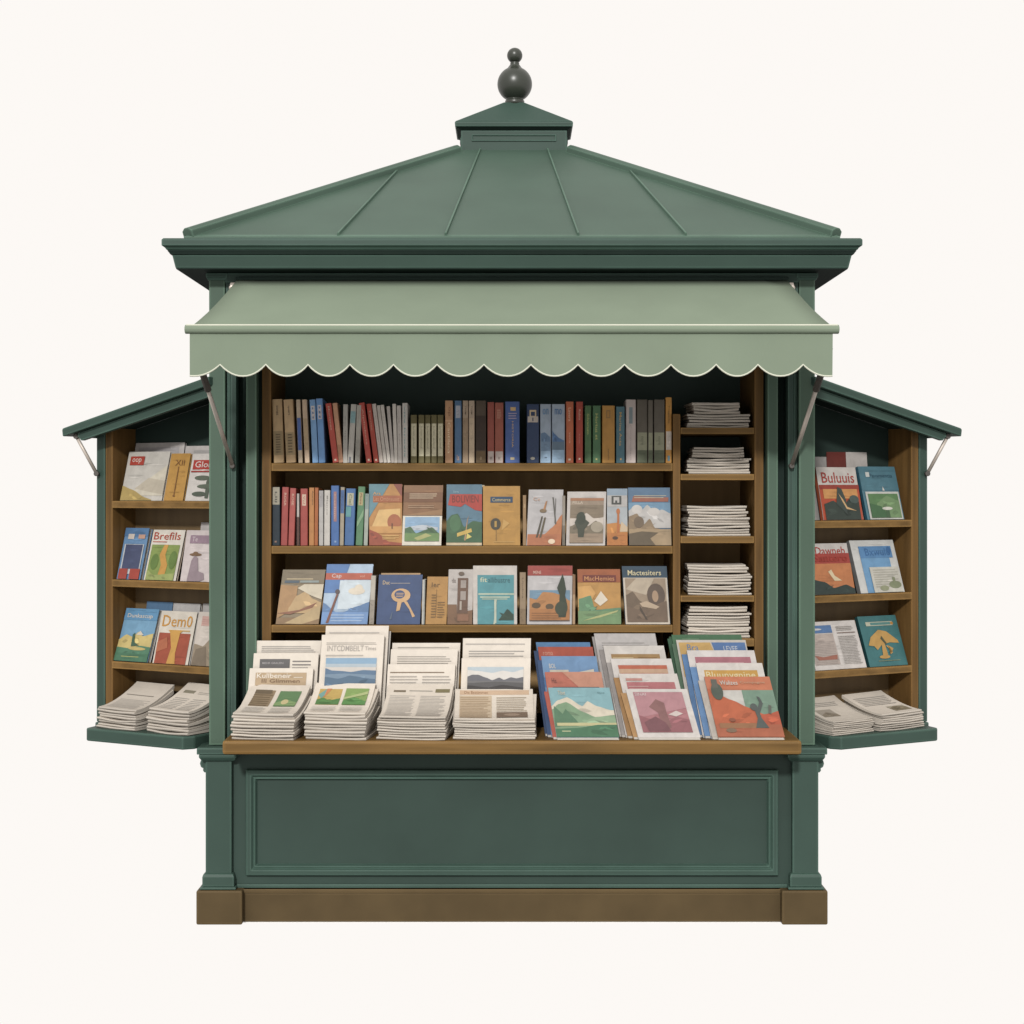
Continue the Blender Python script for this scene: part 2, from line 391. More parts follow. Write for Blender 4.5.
# --- body: plinth, walls, front panel
b = MB(); b.box(-1.19, 1.19, -.015, 2.42, 0, .116)
plinth = part('plinth', b, 'plinth', bevel=.004)
b = MB(); b.ring(1.19, 1.2175, [(0, 0), (.006, 0), (.006, .016), (0, .016)], lambda x, y, h: (x, y+1.2025, .1165+h))
part('plinth_lip', b, 'plinth', plinth, bevel=.003)
for sx in (-1, 1):
    for (ya, yb) in ((-.06, .12), (2.30, 2.48)):
        b = MB(); xa, xb = sorted((sx*1.252, sx*1.07)); b.box(xa, xb, ya, yb, 0, .135)
        part('corner_block', b, 'plinth', plinth, bevel=.006)
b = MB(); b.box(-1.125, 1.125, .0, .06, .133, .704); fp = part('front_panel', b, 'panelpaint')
b = MB()
b.ring(1.062, .211, [(0, .0005), (0, .020), (-.004, .024), (-.022, .024), (-.026, .018), (-.030, .012), (-.033, .017), (-.037, .017), (-.042, .006), (-.044, .0005)],
       lambda x, y, h: (x, -h, .397+y))
part('panel_moulding', b, 'paint', fp, bevel=.0012, seg=1)
b = MB(); b.box(-1.10, 1.10, -.010, -.0005, .134, .149); part('base_strip', b, 'paint', fp, bevel=.003)
b = MB()
b.box(-1.16, -1.13, .14, 2.34, .118, 2.60); b.box(1.13, 1.16, .14, 2.34, .118, 2.60); b.box(-1.13, 1.13, 2.31, 2.34, .118, 2.60)
part('body_wall', b, 'paint')
# --- pedestals under the front pillars (and the rear corners)
for sx in (-1, 1):
    b = MB(); xa, xb = sorted((sx*1.2205, sx*1.1165)); b.box(xa, xb, -.03, .13, .135, .655)
    ped = part('pedestal', b, 'paint', bevel=.004)
    xm = (xa+xb)/2; hx = (xb-xa)/2; ym = .05; hy = .08
    b = MB()
    b.ring(hx, hy, [(-.02, .675), (.0295, .675), (.0295, .6985), (.026, .7025), (-.02, .7025)], lambda x, y, h: (xm+x, ym+y, h))
    b.ring(hx, hy, [(-.02, .646), (.010, .646), (.016, .652), (.0225, .662), (.0225, .6735), (-.02, .6735)], lambda x, y, h: (xm+x, ym+y, h))
    b.box(xm-hx+.002, xm+hx-.002, ym-hy+.002, ym+hy-.002, .656, .7015)
    part('capital', b, 'paint', ped, bevel=.0025)
    b = MB()
    b.ring(hx, hy, [(-.02, .147), (.011, .147), (.011, .185), (.007, .196), (.0, .199), (-.02, .199)], lambda x, y, h: (xm+x, ym+y, h))
    b.ring(hx, hy, [(-.02, .1355), (.017, .1355), (.020, .139), (.019, .146), (-.02, .1465)], lambda x, y, h: (xm+x, ym+y, h))
    part('base_moulding', b, 'paint', ped, bevel=.002)
    b = MB(); xe = sx*1.2205
    prof = [(0, .645), (.022, .645), (.026, .632), (.022, .618), (.012, .612), (.014, .604), (.008, .596), (0, .596)]
    b.prism(prof, -.012, .10, lambda p, q, h: (xe+sx*p, h, q))
    part('scroll_bracket', b, 'paint', ped, bevel=.002)
# --- pillars with stepped mouldings
for sx in (-1, 1):
    X = lambda a, c: sorted((sx*a, sx*c))
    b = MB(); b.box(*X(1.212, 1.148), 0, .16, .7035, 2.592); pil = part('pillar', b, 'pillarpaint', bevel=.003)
    b = MB(); b.box(*X(1.147, 1.109), .03, .16, .7045, 2.592); b.box(*X(1.139, 1.132), .022, .031, .7045, 2.592)
    part('pillar_moulding', b, 'paint', pil, bevel=.002)
    b = MB(); b.box(*X(1.108, 1.074), .12, .16, .7045, 2.592); part('pillar_groove', b, 'inner', pil, bevel=0)  # dark colour painted in as the groove's shade
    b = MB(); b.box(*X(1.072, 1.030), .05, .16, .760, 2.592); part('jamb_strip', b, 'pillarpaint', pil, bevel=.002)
    b = MB(); b.box(*X(1.0295, 1.0165), .12, .16, .760, 2.592); part('jamb_gap', b, 'inner', pil, bevel=0)  # gap filled with a dark colour in place of its shade
    b = MB()
    b.ring(.034, .082, [(0, 2.562), (.004, 2.564), (.004, 2.570), (.009, 2.573), (.009, 2.5905), (0, 2.5905)], lambda x, y, h: (sx*1.180+x, .08+y, h))
    part('capital', b, 'paint', pil, bevel=.002)
    b = MB(); b.box(*X(1.212, 1.13), 2.26, 2.42, .118, 2.592); part('rear_pillar', b, 'paint', bevel=.003)
# --- lintel behind the awning
b = MB(); b.box(-1.146, 1.146, .004, .10, 2.43, 2.592); lint = part('lintel', b, 'paint')
b = MB(); b.box(-1.146, 1.146, -.008, .003, 2.552, 2.5915); part('lintel_moulding', b, 'paint', lint)
# --- cornice: a mitred profile all round
H0 = 1.212
def cfn(x, y, h): return (x, y+YC, h)
b = MB()
b.ring(H0, H0, [(-.03, 2.5965), (.108, 2.5965), (.1105, 2.597), (.121, 2.645), (.1215, 2.6475), (-.03, 2.6475)], cfn)
cor = part('cornice', b, 'paint', bevel=.002)
b = MB()
b.ring(H0, H0, [(-.03, 2.648), (.128, 2.648), (.132, 2.655), (.136, 2.659), (.136, 2.6635), (-.03, 2.6635)], cfn)
part('cornice_bead', b, 'inner', cor, bevel=.001)  # dark colour stands for the shadow gap under the fascia
b = MB(); b.ring(H0, H0, [(-.03, 2.593), (.1085, 2.593), (.1085, 2.596), (-.03, 2.596)], cfn); part('soffit', b, 'inner', cor, bevel=0)  # shade under the eaves is put into this dark colour
b = MB()
b.ring(H0, H0, [(-.03, 2.664), (.140, 2.664), (.145, 2.672), (.156, 2.679), (.156, 2.702), (.150, 2.708), (-.03, 2.708)], cfn)
part('fascia', b, 'paint', cor, bevel=.002)
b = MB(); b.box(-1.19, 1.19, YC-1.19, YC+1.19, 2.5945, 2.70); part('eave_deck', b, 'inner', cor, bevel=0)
# --- roof
hb, ht, hd, z0, z1 = 1.290, .2475, .12, 2.7285, 3.312     # hd: half depth of the lantern
b = MB()
b.ring(hb+.006, hb+.006, [(-.05, 2.7085), (0, 2.7085), (0, 2.7275), (-.05, 2.7275)], cfn)
drip = MB(); drip.v, drip.f, drip.c = b.v, b.f, b.c
b = MB()
vs = [(sx*hb, YC+sy*hb, z0) for sx, sy in ((-1, -1), (1, -1), (1, 1), (-1, 1))]+[(XO+sx*ht, YC+sy*hd, z1) for sx, sy in ((-1, -1), (1, -1), (1, 1), (-1, 1))]
b.add(vs, [(0, 1, 5, 4), (1, 2, 6, 5), (2, 3, 7, 6), (3, 0, 4, 7), (4, 5, 6, 7), (3, 2, 1, 0)])
roof = part('roof', b, 'roofmetal', bevel=0)
part('drip_edge', drip, 'roofmetal', roof, bevel=.004)
def roofpt(f, x, side, lift=0.):               # a point on a roof face: f up the slope, x along the eave
    ang = side*math.pi/2
    e_ = hd if side % 2 == 0 else ht
    dep = hb+(e_-hb)*f; z = z0+(z1-z0)*f
    nn = Vector((0, -(z1-z0), hb-e_)).normalized()
    p = Vector((x, -dep, z))+nn*lift
    q = Matrix.Rotation(ang, 4, 'Z') @ Vector((p.x, p.y, 0))
    return Vector((q.x+XO*f, q.y+YC, p.z))
for side in range(4):
    w_ = ht if side % 2 == 0 else hd
    for (xa, fb_, xb) in [(s_*xa, f_, s_*(xe if side % 2 == 0 else (xa*.3 if f_ > .9 else hb+(hd-hb)*f_))) for s_ in (-1, 1) for xa, f_, xe in ((.687, .748, .510), (.262, .992, .157))]:
        b = MB(); hw = .0055
        cs = []
        for f, x in ((.004, xa), (fb_, xb)):
            cs.append([roofpt(f, x-hw, side, -.002), roofpt(f, x+hw, side, -.002), roofpt(f, x+hw*.6, side, .012), roofpt(f, x-hw*.6, side, .012)])
        b.add(cs[0]+cs[1], [(0, 1, 2, 3), (4, 5, 6, 7), (0, 1, 5, 4), (1, 2, 6, 5), (2, 3, 7, 6), (3, 0, 4, 7)])
        part('roof_seam', b, 'roofmetal', roof, bevel=.0015)
    b = MB()                                   # hip cap along the corner
    lo = Vector((0, 0, 0)); A = roofpt(0, -hb, side); B = roofpt(.985, -(hb+(w_-hb)*.985), side)
    dr = (B-A).normalized(); sd = dr.cross(Vector((0, 0, 1))).normalized(); up = sd.cross(dr)
    A2 = A+dr*.012
    cs = [[q+sd*a+up*c for a, c in ((-.030, -.012), (.030, -.012), (.030, .016), (.012, .028), (-.012, .028), (-.030, .016))] for q in (A2, B)]
    b.add(cs[0]+cs[1], [(0, 1, 2, 3, 4, 5), (6, 7, 8, 9, 10, 11)]+[(i, (i+1) % 6, 6+(i+1) % 6, 6+i) for i in range(6)])
    part('hip_cap', b, 'roofmetal', roof, bevel=.003)
# --- lantern and finial
def lfn(x, y, h): return (x+XO, y+YC, h)
b = MB(); b.box(XO-ht, XO+ht, YC-hd, YC+hd, 3.285, 3.404); lan = part('lantern', b, 'paint', bevel=.003)
for side in range(4):
    rot = Matrix.Rotation(side*math.pi/2, 4, 'Z'); ww, dd_ = ((ht, hd), (hd, ht))[side % 2]
    def pf(x, y, h, rot=rot, dd_=dd_):
        q = rot @ Vector((x, -dd_-h, 0)); return (q.x+XO, q.y+YC, 3.368+y)
    b = MB(); b.ring(ww-.05, .015, [(0, .0004), (0, .006), (-.004, .006), (-.006, .0004)], pf)
    part('lantern_panel', b, 'paint', lan, bevel=.001, seg=1)
b = MB(); b.ring(ht, hd, [(-.05, 3.290), (.006, 3.290), (.010, 3.300), (.004, 3.306), (-.05, 3.306)], lfn); part('lantern_skirt', b, 'paint', lan, bevel=.002)
b = MB()
b.ring(ht, hd, [(-.08, 3.416), (.0265, 3.416), (.0280, 3.436), (.024, 3.442), (-.06, 3.444)], lfn, closed=False)
b.add([lfn(sx*h, sy*g_, z) for h, g_, z in ((ht+.0235, hd+.0235, 3.4425), (.047, .040, 3.554)) for sx, sy in ((-1, -1), (1, -1), (1, 1), (-1, 1))],
      [(0, 1, 5, 4), (1, 2, 6, 5), (2, 3, 7, 6), (3, 0, 4, 7), (4, 5, 6, 7)])
part('lantern_cap', b, 'paint', lan, bevel=.003)
b = MB(); b.ring(ht, hd, [(-.05, 3.4045), (.001, 3.4045), (.020, 3.4155), (-.05, 3.4155)], lfn); part('lantern_soffit', b, 'inner', lan, bevel=0)  # underside of the cap, its shade painted in with a dark colour
k = (D+YC)/FPX
def zy(py): return EYE+(HY-py)*k
def sph(r, zc, a0, a1, n): return [(r*math.cos(R(a0+(a1-a0)*i/n)), zc+r*math.sin(R(a0+(a1-a0)*i/n))) for i in range(n+1)]
prof = [(.046, 3.545), (.046, zy(101.2)), (.041, zy(100.2))]+sph(.0825, zy(84.3), -62, 64, 22)+[(.030, zy(67)), (.021, zy(64.5)), (.0215, zy(64.2)), (.0215, zy(63)), (.017, zy(62.6)), (.019, zy(62.2)), (.019, zy(61.6))]
prof += sph(.0365, zy(55.6), -58, 89, 16)
b = MB(); b.lathe(prof, XO+.004, YC, 56); fin = part('finial', b, 'bronze', bevel=0, smooth=True)

# --- awning
YA, ZA, YF, ZF = -.035, 2.560, -.50, 2.318     # wall edge and front edge
b = MB(); n = 24; m_ = 8
def awp(u, v, o=0.):
    hw = 1.094+(1.196-1.094)*v
    return ((2*u-1)*hw, YA+(YF-YA)*v, ZA+(ZF-ZA)*v-.018*math.sin(math.pi*v)*(1-.3*abs(2*u-1))+o+.0012*math.sin(u*37)*v)
vs = [awp(i/n, j/m_, o) for o in (0, -.004) for j in range(m_+1) for i in range(n+1)]
q = (n+1)*(m_+1); fs = []
for j in range(m_):
    for i in range(n):
        a = j*(n+1)+i; fs.append((a, a+n+1, a+n+2, a+1)); fs.append((q+a, q+a+1, q+a+n+2, q+a+n+1))
for j in range(m_): a = j*(n+1); fs.append((a, q+a, q+a+n+1, a+n+1)); a += n; fs.append((a, a+n+1, q+a+n+1, q+a))
for i in range(n): fs.append((i, i+1, q+i+1, q+i)); a = m_*(n+1)+i; fs.append((a, q+a, q+a+1, a+1))
b.add(vs, fs); awn = part('awning', b, 'awning', bevel=0, smooth=True)
b = MB(); b.box(-1.10, 1.10, YA-.004, .003, ZA-.002, ZA+.012); part('awning_rail', b, 'inner', awn)
b = MB(); b.tube([(-1.206, YF-.004, 2.317), (1.206, YF-.004, 2.317)], .017, 16); bar = part('awning_bar', b, 'awning', awn, bevel=.003, ang=60)
b = MB(); b.tube([(-1.2, YF-.014, 2.3315), (1.2, YF-.014, 2.3315)], .0032, 8); part('bar_highlight', b, 'pale_tube', awn, bevel=0)  # pale tube added as the bar's highlight line
# valance with the photographed cusps
cus = [220, 266, 308, 350, 393.5, 437, 484, 531, 578, 624.5, 671, 716, 758, 803]
kf = (D+YF)/FPX
cx_ = [(c-CX)*kf for c in cus]; xL, xR = (190-CX)*kf, (832.5-CX)*kf
zc, zb, zt = EYE+(HY-364.5)*kf, EYE+(HY-376)*kf, 2.316
edge = []
def arc(xa, xb, s0, s1, n=12):
    for i in range(n+1):
        s_ = s0+(s1-s0)*i/n; x = xa+(xb-xa)*i/n
        e = (1-abs(2*s_-1)**2.2); e = e*.88+.12*math.sin(math.pi*s_); edge.append((x, zc+(zb-zc)*e))
arc(xL, cx_[0], .42, 1)
for a, c in zip(cx_[:-1], cx_[1:]): arc(a, c, 0, 1)
arc(cx_[-1], xR, 0, .58)
ed2 = [edge[0]]
for p in edge[1:]:
    if abs(p[0]-ed2[-1][0]) > 1e-4: ed2.append(p)
b = MB(); vs = []; fs = []; N_ = len(ed2)
def vy(x, s): return YF-.006+.0035*math.sin(x*23)*s+.004*s
for y_ in (0, .004):
    for (x, z) in ed2:
        for s_ in (0, .5, 1): vs.append((x, vy(x, s_)+y_, zt+(z-zt)*s_))
Q = N_*3
for i in range(N_-1):
    for s_ in range(2):
        a = i*3+s_; fs.append((a, a+1, a+4, a+3)); fs.append((Q+a, Q+a+3, Q+a+4, Q+a+1))
    fs.append((i*3+2, Q+i*3+2, Q+i*3+5, i*3+5)); fs.append((i*3, i*3+3, Q+i*3+3, Q+i*3))
for i in (0, N_-1):
    for s_ in range(2): a = i*3+s_; fs.append((a, Q+a, Q+a+1, a+1))
b.add(vs, fs); val = part('valance', b, 'awning', awn, bevel=0, smooth=False)
b = MB(); b.tube([(x, vy(x, 1)+.002, z) for x, z in ed2],   .0035, 8); part('scalloped_piping', b, 'pale_tube', val, bevel=0, smooth=True)
for sx in (-1, 1):
    P0 = Vector((sx*1.178, YF+.03, 2.25)); P1 = Vector((sx*1.121, .018, EYE+24*.00402))
    P01 = P0.lerp(P1, .34)
    b = MB(); b.tube([P01, P1], .0085, 10); st = part('awning_strut', b, 'steel', awn, bevel=0, smooth=True)
    b = MB(); b.tube([P0, P01], .014, 8); part('strut_sleeve', b, 'dark', st, bevel=.002)
    b = MB(); b.tube([P1+Vector((0, -.014, 0)), P1+Vector((0, .02, 0))], .011, 14); part('strut_pivot', b, 'dark', st, bevel=.003, ang=60)
    b = MB(); xa = sx*1.108
    b.tube([(xa-.014, -.02, 2.53), (xa+.014, -.02, 2.53)], .022, 18); b.tube([(xa-.02, -.02, 2.53), (xa+.02, -.02, 2.53)], .009, 12)
    part('roller_end', b, 'steel', awn, bevel=.003, ang=60)
# --- counter
b = MB(); b.box(-1.115, 1.115, -.25, .118, .7055, .759); part('counter', b, 'wood', bevel=.010, seg=2)
# --- bookcase
kb = (D+.10)/FPX
def zm(py): return EYE+(HY-py)*kb
def xm_(px): return (px-CX)*kb
YBK = .52
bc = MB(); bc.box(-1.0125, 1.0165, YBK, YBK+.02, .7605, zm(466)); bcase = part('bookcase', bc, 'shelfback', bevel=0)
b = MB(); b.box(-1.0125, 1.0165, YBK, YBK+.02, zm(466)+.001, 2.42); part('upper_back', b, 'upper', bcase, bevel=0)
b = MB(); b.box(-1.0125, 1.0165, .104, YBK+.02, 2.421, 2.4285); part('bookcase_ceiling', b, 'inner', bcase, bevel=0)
for (xa, xb) in ((262, 271), (754.5, 763.5)):
    b = MB(); b.box(xm_(xa), xm_(xb), .10, YBK-.001, .7605, 2.42); part('side_panel', b, 'woodv', bcase, bevel=.002)
b = MB(); b.box(xm_(673), xm_(680.3), .10, YBK-.001, .7605, zm(414)); part('divider', b, 'woodv', bcase, bevel=.002)
SH = {}
for nm, (ya, yb) in {'A': (463.2, 471), 'B': (546, 553.7), 'C': (625, 632.5)}.items():
    b = MB(); b.box(xm_(271)+.001, xm_(673)-.001, .1015, YBK-.001, zm(yb), zm(ya)); part('shelf', b, 'wood', bcase, bevel=.002); SH[nm] = zm(ya)
for nm, (ya, yb) in {'1': (427.6, 434), '2': (474, 480.2), '3': (536.3, 543.2), '4': (595.6, 601.8), '5': (638.5, 646.5)}.items():
    b = MB(); b.box(xm_(680.3)+.001, xm_(754.5)-.001, .1015, YBK-.001, zm(yb), zm(ya)); part('shelf', b, 'wood', bcase, bevel=.002); SH[nm] = zm(ya)
# --- side wings, hinged at the pillars and folded back
WS = {-1: (501.3, 582.6, 667.3), 1: (520.8, 595.8, 671.5)}
WZ = {}
for sx in (-1, 1):
    fr = RW                                    # the right wing's frame; the left one mirrors it
    def wf(t, d, z, sx=sx):
        p = RW.p(t, d, z); return (sx*p.x, p.y, p.z)
    def roofz(t): return 2.150-.2500*t
    lz = .739
    T0, T1, T2, T3 = .02, fr.t(911.5), fr.t(918.6), fr.t(926.8)
    b = MB(); b.box(T0, T1, .145, .16, lz, 1.70, fn=wf)
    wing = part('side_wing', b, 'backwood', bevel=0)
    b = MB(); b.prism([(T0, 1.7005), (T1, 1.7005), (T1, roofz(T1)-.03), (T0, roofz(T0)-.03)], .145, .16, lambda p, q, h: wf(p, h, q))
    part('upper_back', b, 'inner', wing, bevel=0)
    b = MB(); b.prism([(T1, lz+.0005), (T2-.001, lz+.0005), (T2-.001, roofz(T2)-.026), (T1, roofz(T1)-.026)], 0, .16, lambda p, q, h: wf(p, h, q))
    part('side_panel', b, 'woodv', wing, bevel=.002)
    b = MB(); b.prism([(T0-.018, lz+.0005), (T0-.001, lz+.0005), (T0-.001, roofz(T0)-.026), (T0-.018, roofz(T0)-.026)], .05, .16, lambda p, q, h: wf(p, h, q))
    part('side_panel', b, 'woodv', wing, bevel=.002)
    b = MB(); b.prism([(T2, lz+.0005), (T3, lz+.0005), (T3, roofz(T3)-.026), (T2, roofz(T2)-.026)], -.004, .185, lambda p, q, h: wf(p, h, q))
    part('wing_post', b, 'paint', wing, bevel=.003)
    b = MB(); b.box(T0-.018, T2-.001, .161, .185, lz+.0005, 1.95, fn=wf); part('wing_back', b, 'paint', wing, bevel=0)
    # shelves
    for i, py in enumerate(WS[sx]):
        z = RW.z(CX+303.5, py) if True else 0
        WZ[(sx, i)] = z
        b = MB(); b.box(T0+.0005, T1-.0015, -.004, .144, z-.030, z, fn=wf); part('shelf', b, 'wood', wing, bevel=.002)
    # roof slab, rafter, underside
    b = MB(); b.prism([(-.07, roofz(-.07)-.026+.001), (.704, roofz(.704)-.026+.001), (.708, roofz(.708)+.004), (.704, roofz(.704)+.010), (-.07, roofz(-.07)+.010)], -.125, .22, lambda p, q, h: wf(p, h, q))
    wr = part('wing_roof', b, 'paint', wing, bevel=.004)
    b = MB(); b.prism([(-.07, roofz(-.07)-.066), (.625, roofz(.625)-.062), (.645, roofz(.645)-.040), (.645, roofz(.645)-.0265), (-.07, roofz(-.07)-.0265)], -.098, -.075, lambda p, q, h: wf(p, h, q))
    part('wing_rafter', b, 'paint', wr, bevel=.002)
    b = MB(); b.prism([(T3+.002, roofz(T3)-.05), (.655, roofz(.655)-.04), (.655, roofz(.655)-.0265), (T3+.002, roofz(T3)-.0265)], -.0745, .20, lambda p, q, h: wf(p, h, q))
    part('wing_rafter', b, 'paint', wr, bevel=.002)
    b = MB(); b.prism([(-.06, roofz(-.06)-.0295), (T2-.03, roofz(T2-.03)-.0295), (T2-.03, roofz(T2-.03)-.0262), (-.06, roofz(-.06)-.0262)], -.0735, .144, lambda p, q, h: wf(p, h, q))
    part('shade_lining', b, 'inner', wr, bevel=0)  # added dark sheet that gives the roof's underside its shade
    # ledge
    b = MB()
    led = [(.0, .10), (-.002, -.12), (.035, -.172), (.535, -.172), (.556, -.155), (T3+.0, -.002), (T3, .16), (.0, .16)]
    led = [(.0, .16), (.0, -.125), (.03, -.165), (.532, -.165), (.543, -.155), (.56, -.03), (T3+.002, -.012), (T3+.002, .186)]
    b.prism(led, lz-.0535, lz-.0005, lambda p, q, h: wf(p, q, h))
    part('ledge', b, 'paint', wing, bevel=.006)
    # strut under the outer eave
    S0 = Vector(wf(.664, -.085, roofz(.664)-.034)); S1 = Vector(wf(T3-.012, -.016, EYE+16.5*.0042))
    b = MB(); b.tube([S0, S1], .0075, 10); st = part('wing_strut', b, 'steel', wing, bevel=0, smooth=True)
    b = MB(); b.tube([S1-Vector((0, .012, 0)), S1+Vector((0, .010, 0))], .011, 14); b.tube([S0-Vector((0, .012, 0)), S0+Vector((0, .012, 0))], .011, 14)
    part('strut_pivot', b, 'dark', st, bevel=.002, ang=60)

# ================================================================== BOOKS ON THE MAIN SHELVES
G1, G2 = 'books standing on the top shelf', 'books standing on the middle shelf'
INK = '3a342c'
def band(c, v0, v1): return ('R', c, -.0, v0, 1., v1)
OL = [('R', 'c6be9e', .04, .14, .96, .82), ('V', '8a8268', 'lorem dolent', .35, .3, .65, .76)]
top = [  # bl, br, tl, tr, ytop, art, what it looks like
 (273.4, 284.4, 271.8, 282, 399.7, ['ab8d62', band('8a7550', .12, .5), ('V', '5c4d35', 'IIIIIIII', .25, .16, .75, .45), ('V', INK, 'sonet', .4, .75, .62, .9)], 'wide tan book with a dull brown block, leftmost on the top shelf'),
 (286, 296, 283.1, 293, 400, ['b3946a', band('97805a', .12, .48), ('V', '5c4d35', 'IIIIIII', .25, .16, .75, .45), ('V', INK, 'quart', .4, .75, .62, .9)], 'tan book with a dull brown block, second from the left end of the top shelf'),
 (298.4, 302.7, 296, 300.3, 400, ['b8a58c', band('4a64a0', .2, .71)], 'thin cream book with a blue middle on the top shelf'),
 (304.7, 309.7, 302, 306.6, 400, ['c0a68a', band('a8906e', .2, .7)], 'thin beige book leaning between the cream-and-blue and the pale blue books'),
 (312.6, 318.2, 309.2, 315.6, 400, ['6f9ac6', ('R', 'c8c0be', .15, .68, .85, .9), ('V', '5474a0', 'ill', .35, .7, .6, .88)], 'pale blue book with a white label, left one of the touching pair'),
 (318.5, 325.6, 316.2, 322.3, 399, ['6592c6', ('R', 'c0bac0', .15, .68, .8, .9), ('V', '5474a0', 'ill', .35, .7, .6, .88)], 'pale blue book with a white label, right one of the touching pair'),
 (333, 338.4, 325, 331.4, 403.6, ['b4483a', ('V', 'd8a890', 'Mortimes', .3, .55, .65, .95), ('R', 'e0c8b0', .3, .03, .7, .06)], 'red book leaning left beside a pale tan one on the top shelf'),
 (338.8, 343.2, 332, 337.4, 403.3, ['c0906c', band('b08060', 0, .3)], 'thin pale tan book leaning left against the red one'),
 (343.8, 346.6, 342.3, 348.6, 404.7, ['a8a49c', ('V', '807c74', 'ex libr', .35, .3, .6, .8)], 'grey white book right of the leaning tan one'),
 (347, 353.4, 351.2, 356.4, 404.7, ['b2ada4', ('R', '7fa3a6', 0, .68, 1, .88), ('R', '6c6c70', .2, 0, .6, .1)], 'grey white book with a teal label leaning right'),
 (354.6, 360, 357, 361.5, 405.5, ['a6a196', band('949086', 0, .4)], 'plain grey book leaning right before the two thick red ones'),
 (366.2, 372, 358.8, 364.2, 403, ['b2473a', ('V', 'd8a890', 'Alphabets', .3, .3, .66, .9), ('R', 'e0c8b0', .3, .03, .7, .06)], 'red book leaning left, first of the red pair with lettering'),
 (374, 378.8, 366.2, 371.2, 404, ['a8402f', ('V', 'd0a088', 'Tornes', .3, .55, .66, .9), ('R', 'e0c8b0', .3, .03, .7, .06)], 'red book leaning left, second of the red pair beside the white booklets'),
 (379.3, 383.4, 371.8, 376, 404, ['c4b8ae', ('V', 'a89c90', 'nomen', .4, .3, .6, .8)], 'thin white booklet touching the second of the red pair'),
 (383.7, 387.0, 376.6, 380, 405.5, ['b8b0a6'], 'thin white booklet leaning left, second of the white row'),
 (387.3, 391.0, 380.4, 383.6, 405, ['c4bcb2', ('V', 'a09688', 'index', .4, .3, .6, .8)], 'thin white booklet leaning left, third of the white row'),
 (391.3, 394.2, 386.2, 390, 406.5, ['b4aca4'], 'short thin white booklet, fourth of the white row'),
 (394.5, 397.6, 392, 396.2, 404.3, ['ccc4ba'], 'nearly upright white booklet, fifth of the white row'),
 (398, 402, 396.6, 401, 406, ['beb6ae', ('V', '9a9288', 'acta', .4, .3, .6, .8)], 'white booklet leaning right, sixth of the white row'),
 (402.6, 407.6, 402, 407.8, 403.4, ['c2bcb4', ('V', '6f9a9c', 'vita brevis', .3, .1, .62, .95)], 'white book with teal lettering at the right of the white row'),
]
for i, (a, c) in enumerate(((410.6, 417.2), (418.4, 424.3), (424.9, 430.7), (431.2, 436.9), (437.4, 443.4))):
    top.append((a, c, a, c, 415.3, ['645b32']+OL, 'short cream book with olive ends, %s of the set of five' % ['leftmost', 'second', 'middle one', 'fourth', 'rightmost'][i]))
top += [
 (445, 453, 445, 453, 401, ['b88a62', ('V', 'e0c8a0', 'Cantilena', .3, .15, .7, .65), ('V', '8a6040', 'op', .3, .75, .7, .9), band('c8a078', .66, .69)], 'light brown book at the right of the olive and cream set'),
 (454.6, 461.6, 454.6, 461.6, 401, ['4e6f92', ('R', 'a8aab4', .1, .72, .9, .92), ('T', 'c8a080', 'ls', .3, .04, .7, .13)], 'blue book with a pale label beside the light brown one'),
 (462.6, 468.4, 462.6, 468.4, 401, ['b09a80', ('V', '5c4a3a', 'TOM', .35, .78, .65, .92), band('9c8468', 0, .72)], 'beige book, left one of the beige pair'),
 (468.8, 474.6, 468.8, 474.6, 401, ['b5a088', ('V', '5c4a3a', 'TOM', .35, .78, .65, .92), band('c0aa8c', 0, .72)], 'beige book, right one of the beige pair'),
 (475.4, 486.2, 475.4, 486.2, 401, ['55483a', band('3c2e24', .2, .76), band('6a5536', 0, .19), ('T', 'a8906c', '8', .4, .05, .6, .1)], 'wide dark brown book with an ochre foot'),
 (487.4, 494.3, 487.4, 494.3, 402.5, ['984c3e', band('b8a8a0', 0, .19), ('T', '806860', 'ae', .35, .06, .7, .1)], 'brick red book with white foot, left one of the pair'),
 (494.8, 503.5, 494.8, 503.5, 403, ['9c5442', band('b8a8a0', 0, .19), ('L', 'c89078', 5, .2, .74, .8, .9), ('T', '806860', 'x', .35, .06, .6, .1)], 'brick red book with white foot and lettering, right one of the pair'),
 (505, 519.8, 505, 519.8, 402, ['46609a', ('R', 'c8a46c', .35, .85, .75, .91), ('L', 'a898b0', 3, .2, .72, .85, .84), ('V', 'c8a46c', 'HISTORIA', .46, .25, .58, .68), ('R', 'b8a880', .35, .05, .65, .09)], 'wide blue book with gold lettering, in the middle of the top shelf'),
 (526.6, 539.2, 526.6, 539.2, 404.5, ['2f4060', ('R', 'c8b08a', .2, .78, .8, .9), ('R', '2f4060', .32, .8, .68, .87), ('R', 'b8aca0', .03, .69, .97, .79), ('T', '2f4060', 'I', .45, .71, .55, .77), ('E', 'a8a498', .48, .075, .2, .025)], 'wide navy book with a cream emblem right of the gap'),
]
mt = [('H', '5d7896', .2, 0, .5, .4, .52, 1, .44), ('R', '6d86a0', 0, .2, 1, .36), band('8aa6bf', 0, .2), ('T', '5f88b0', 'on', .2, .82, .8, .92), ('R', '5a6c80', .4, .08, .65, .1)]
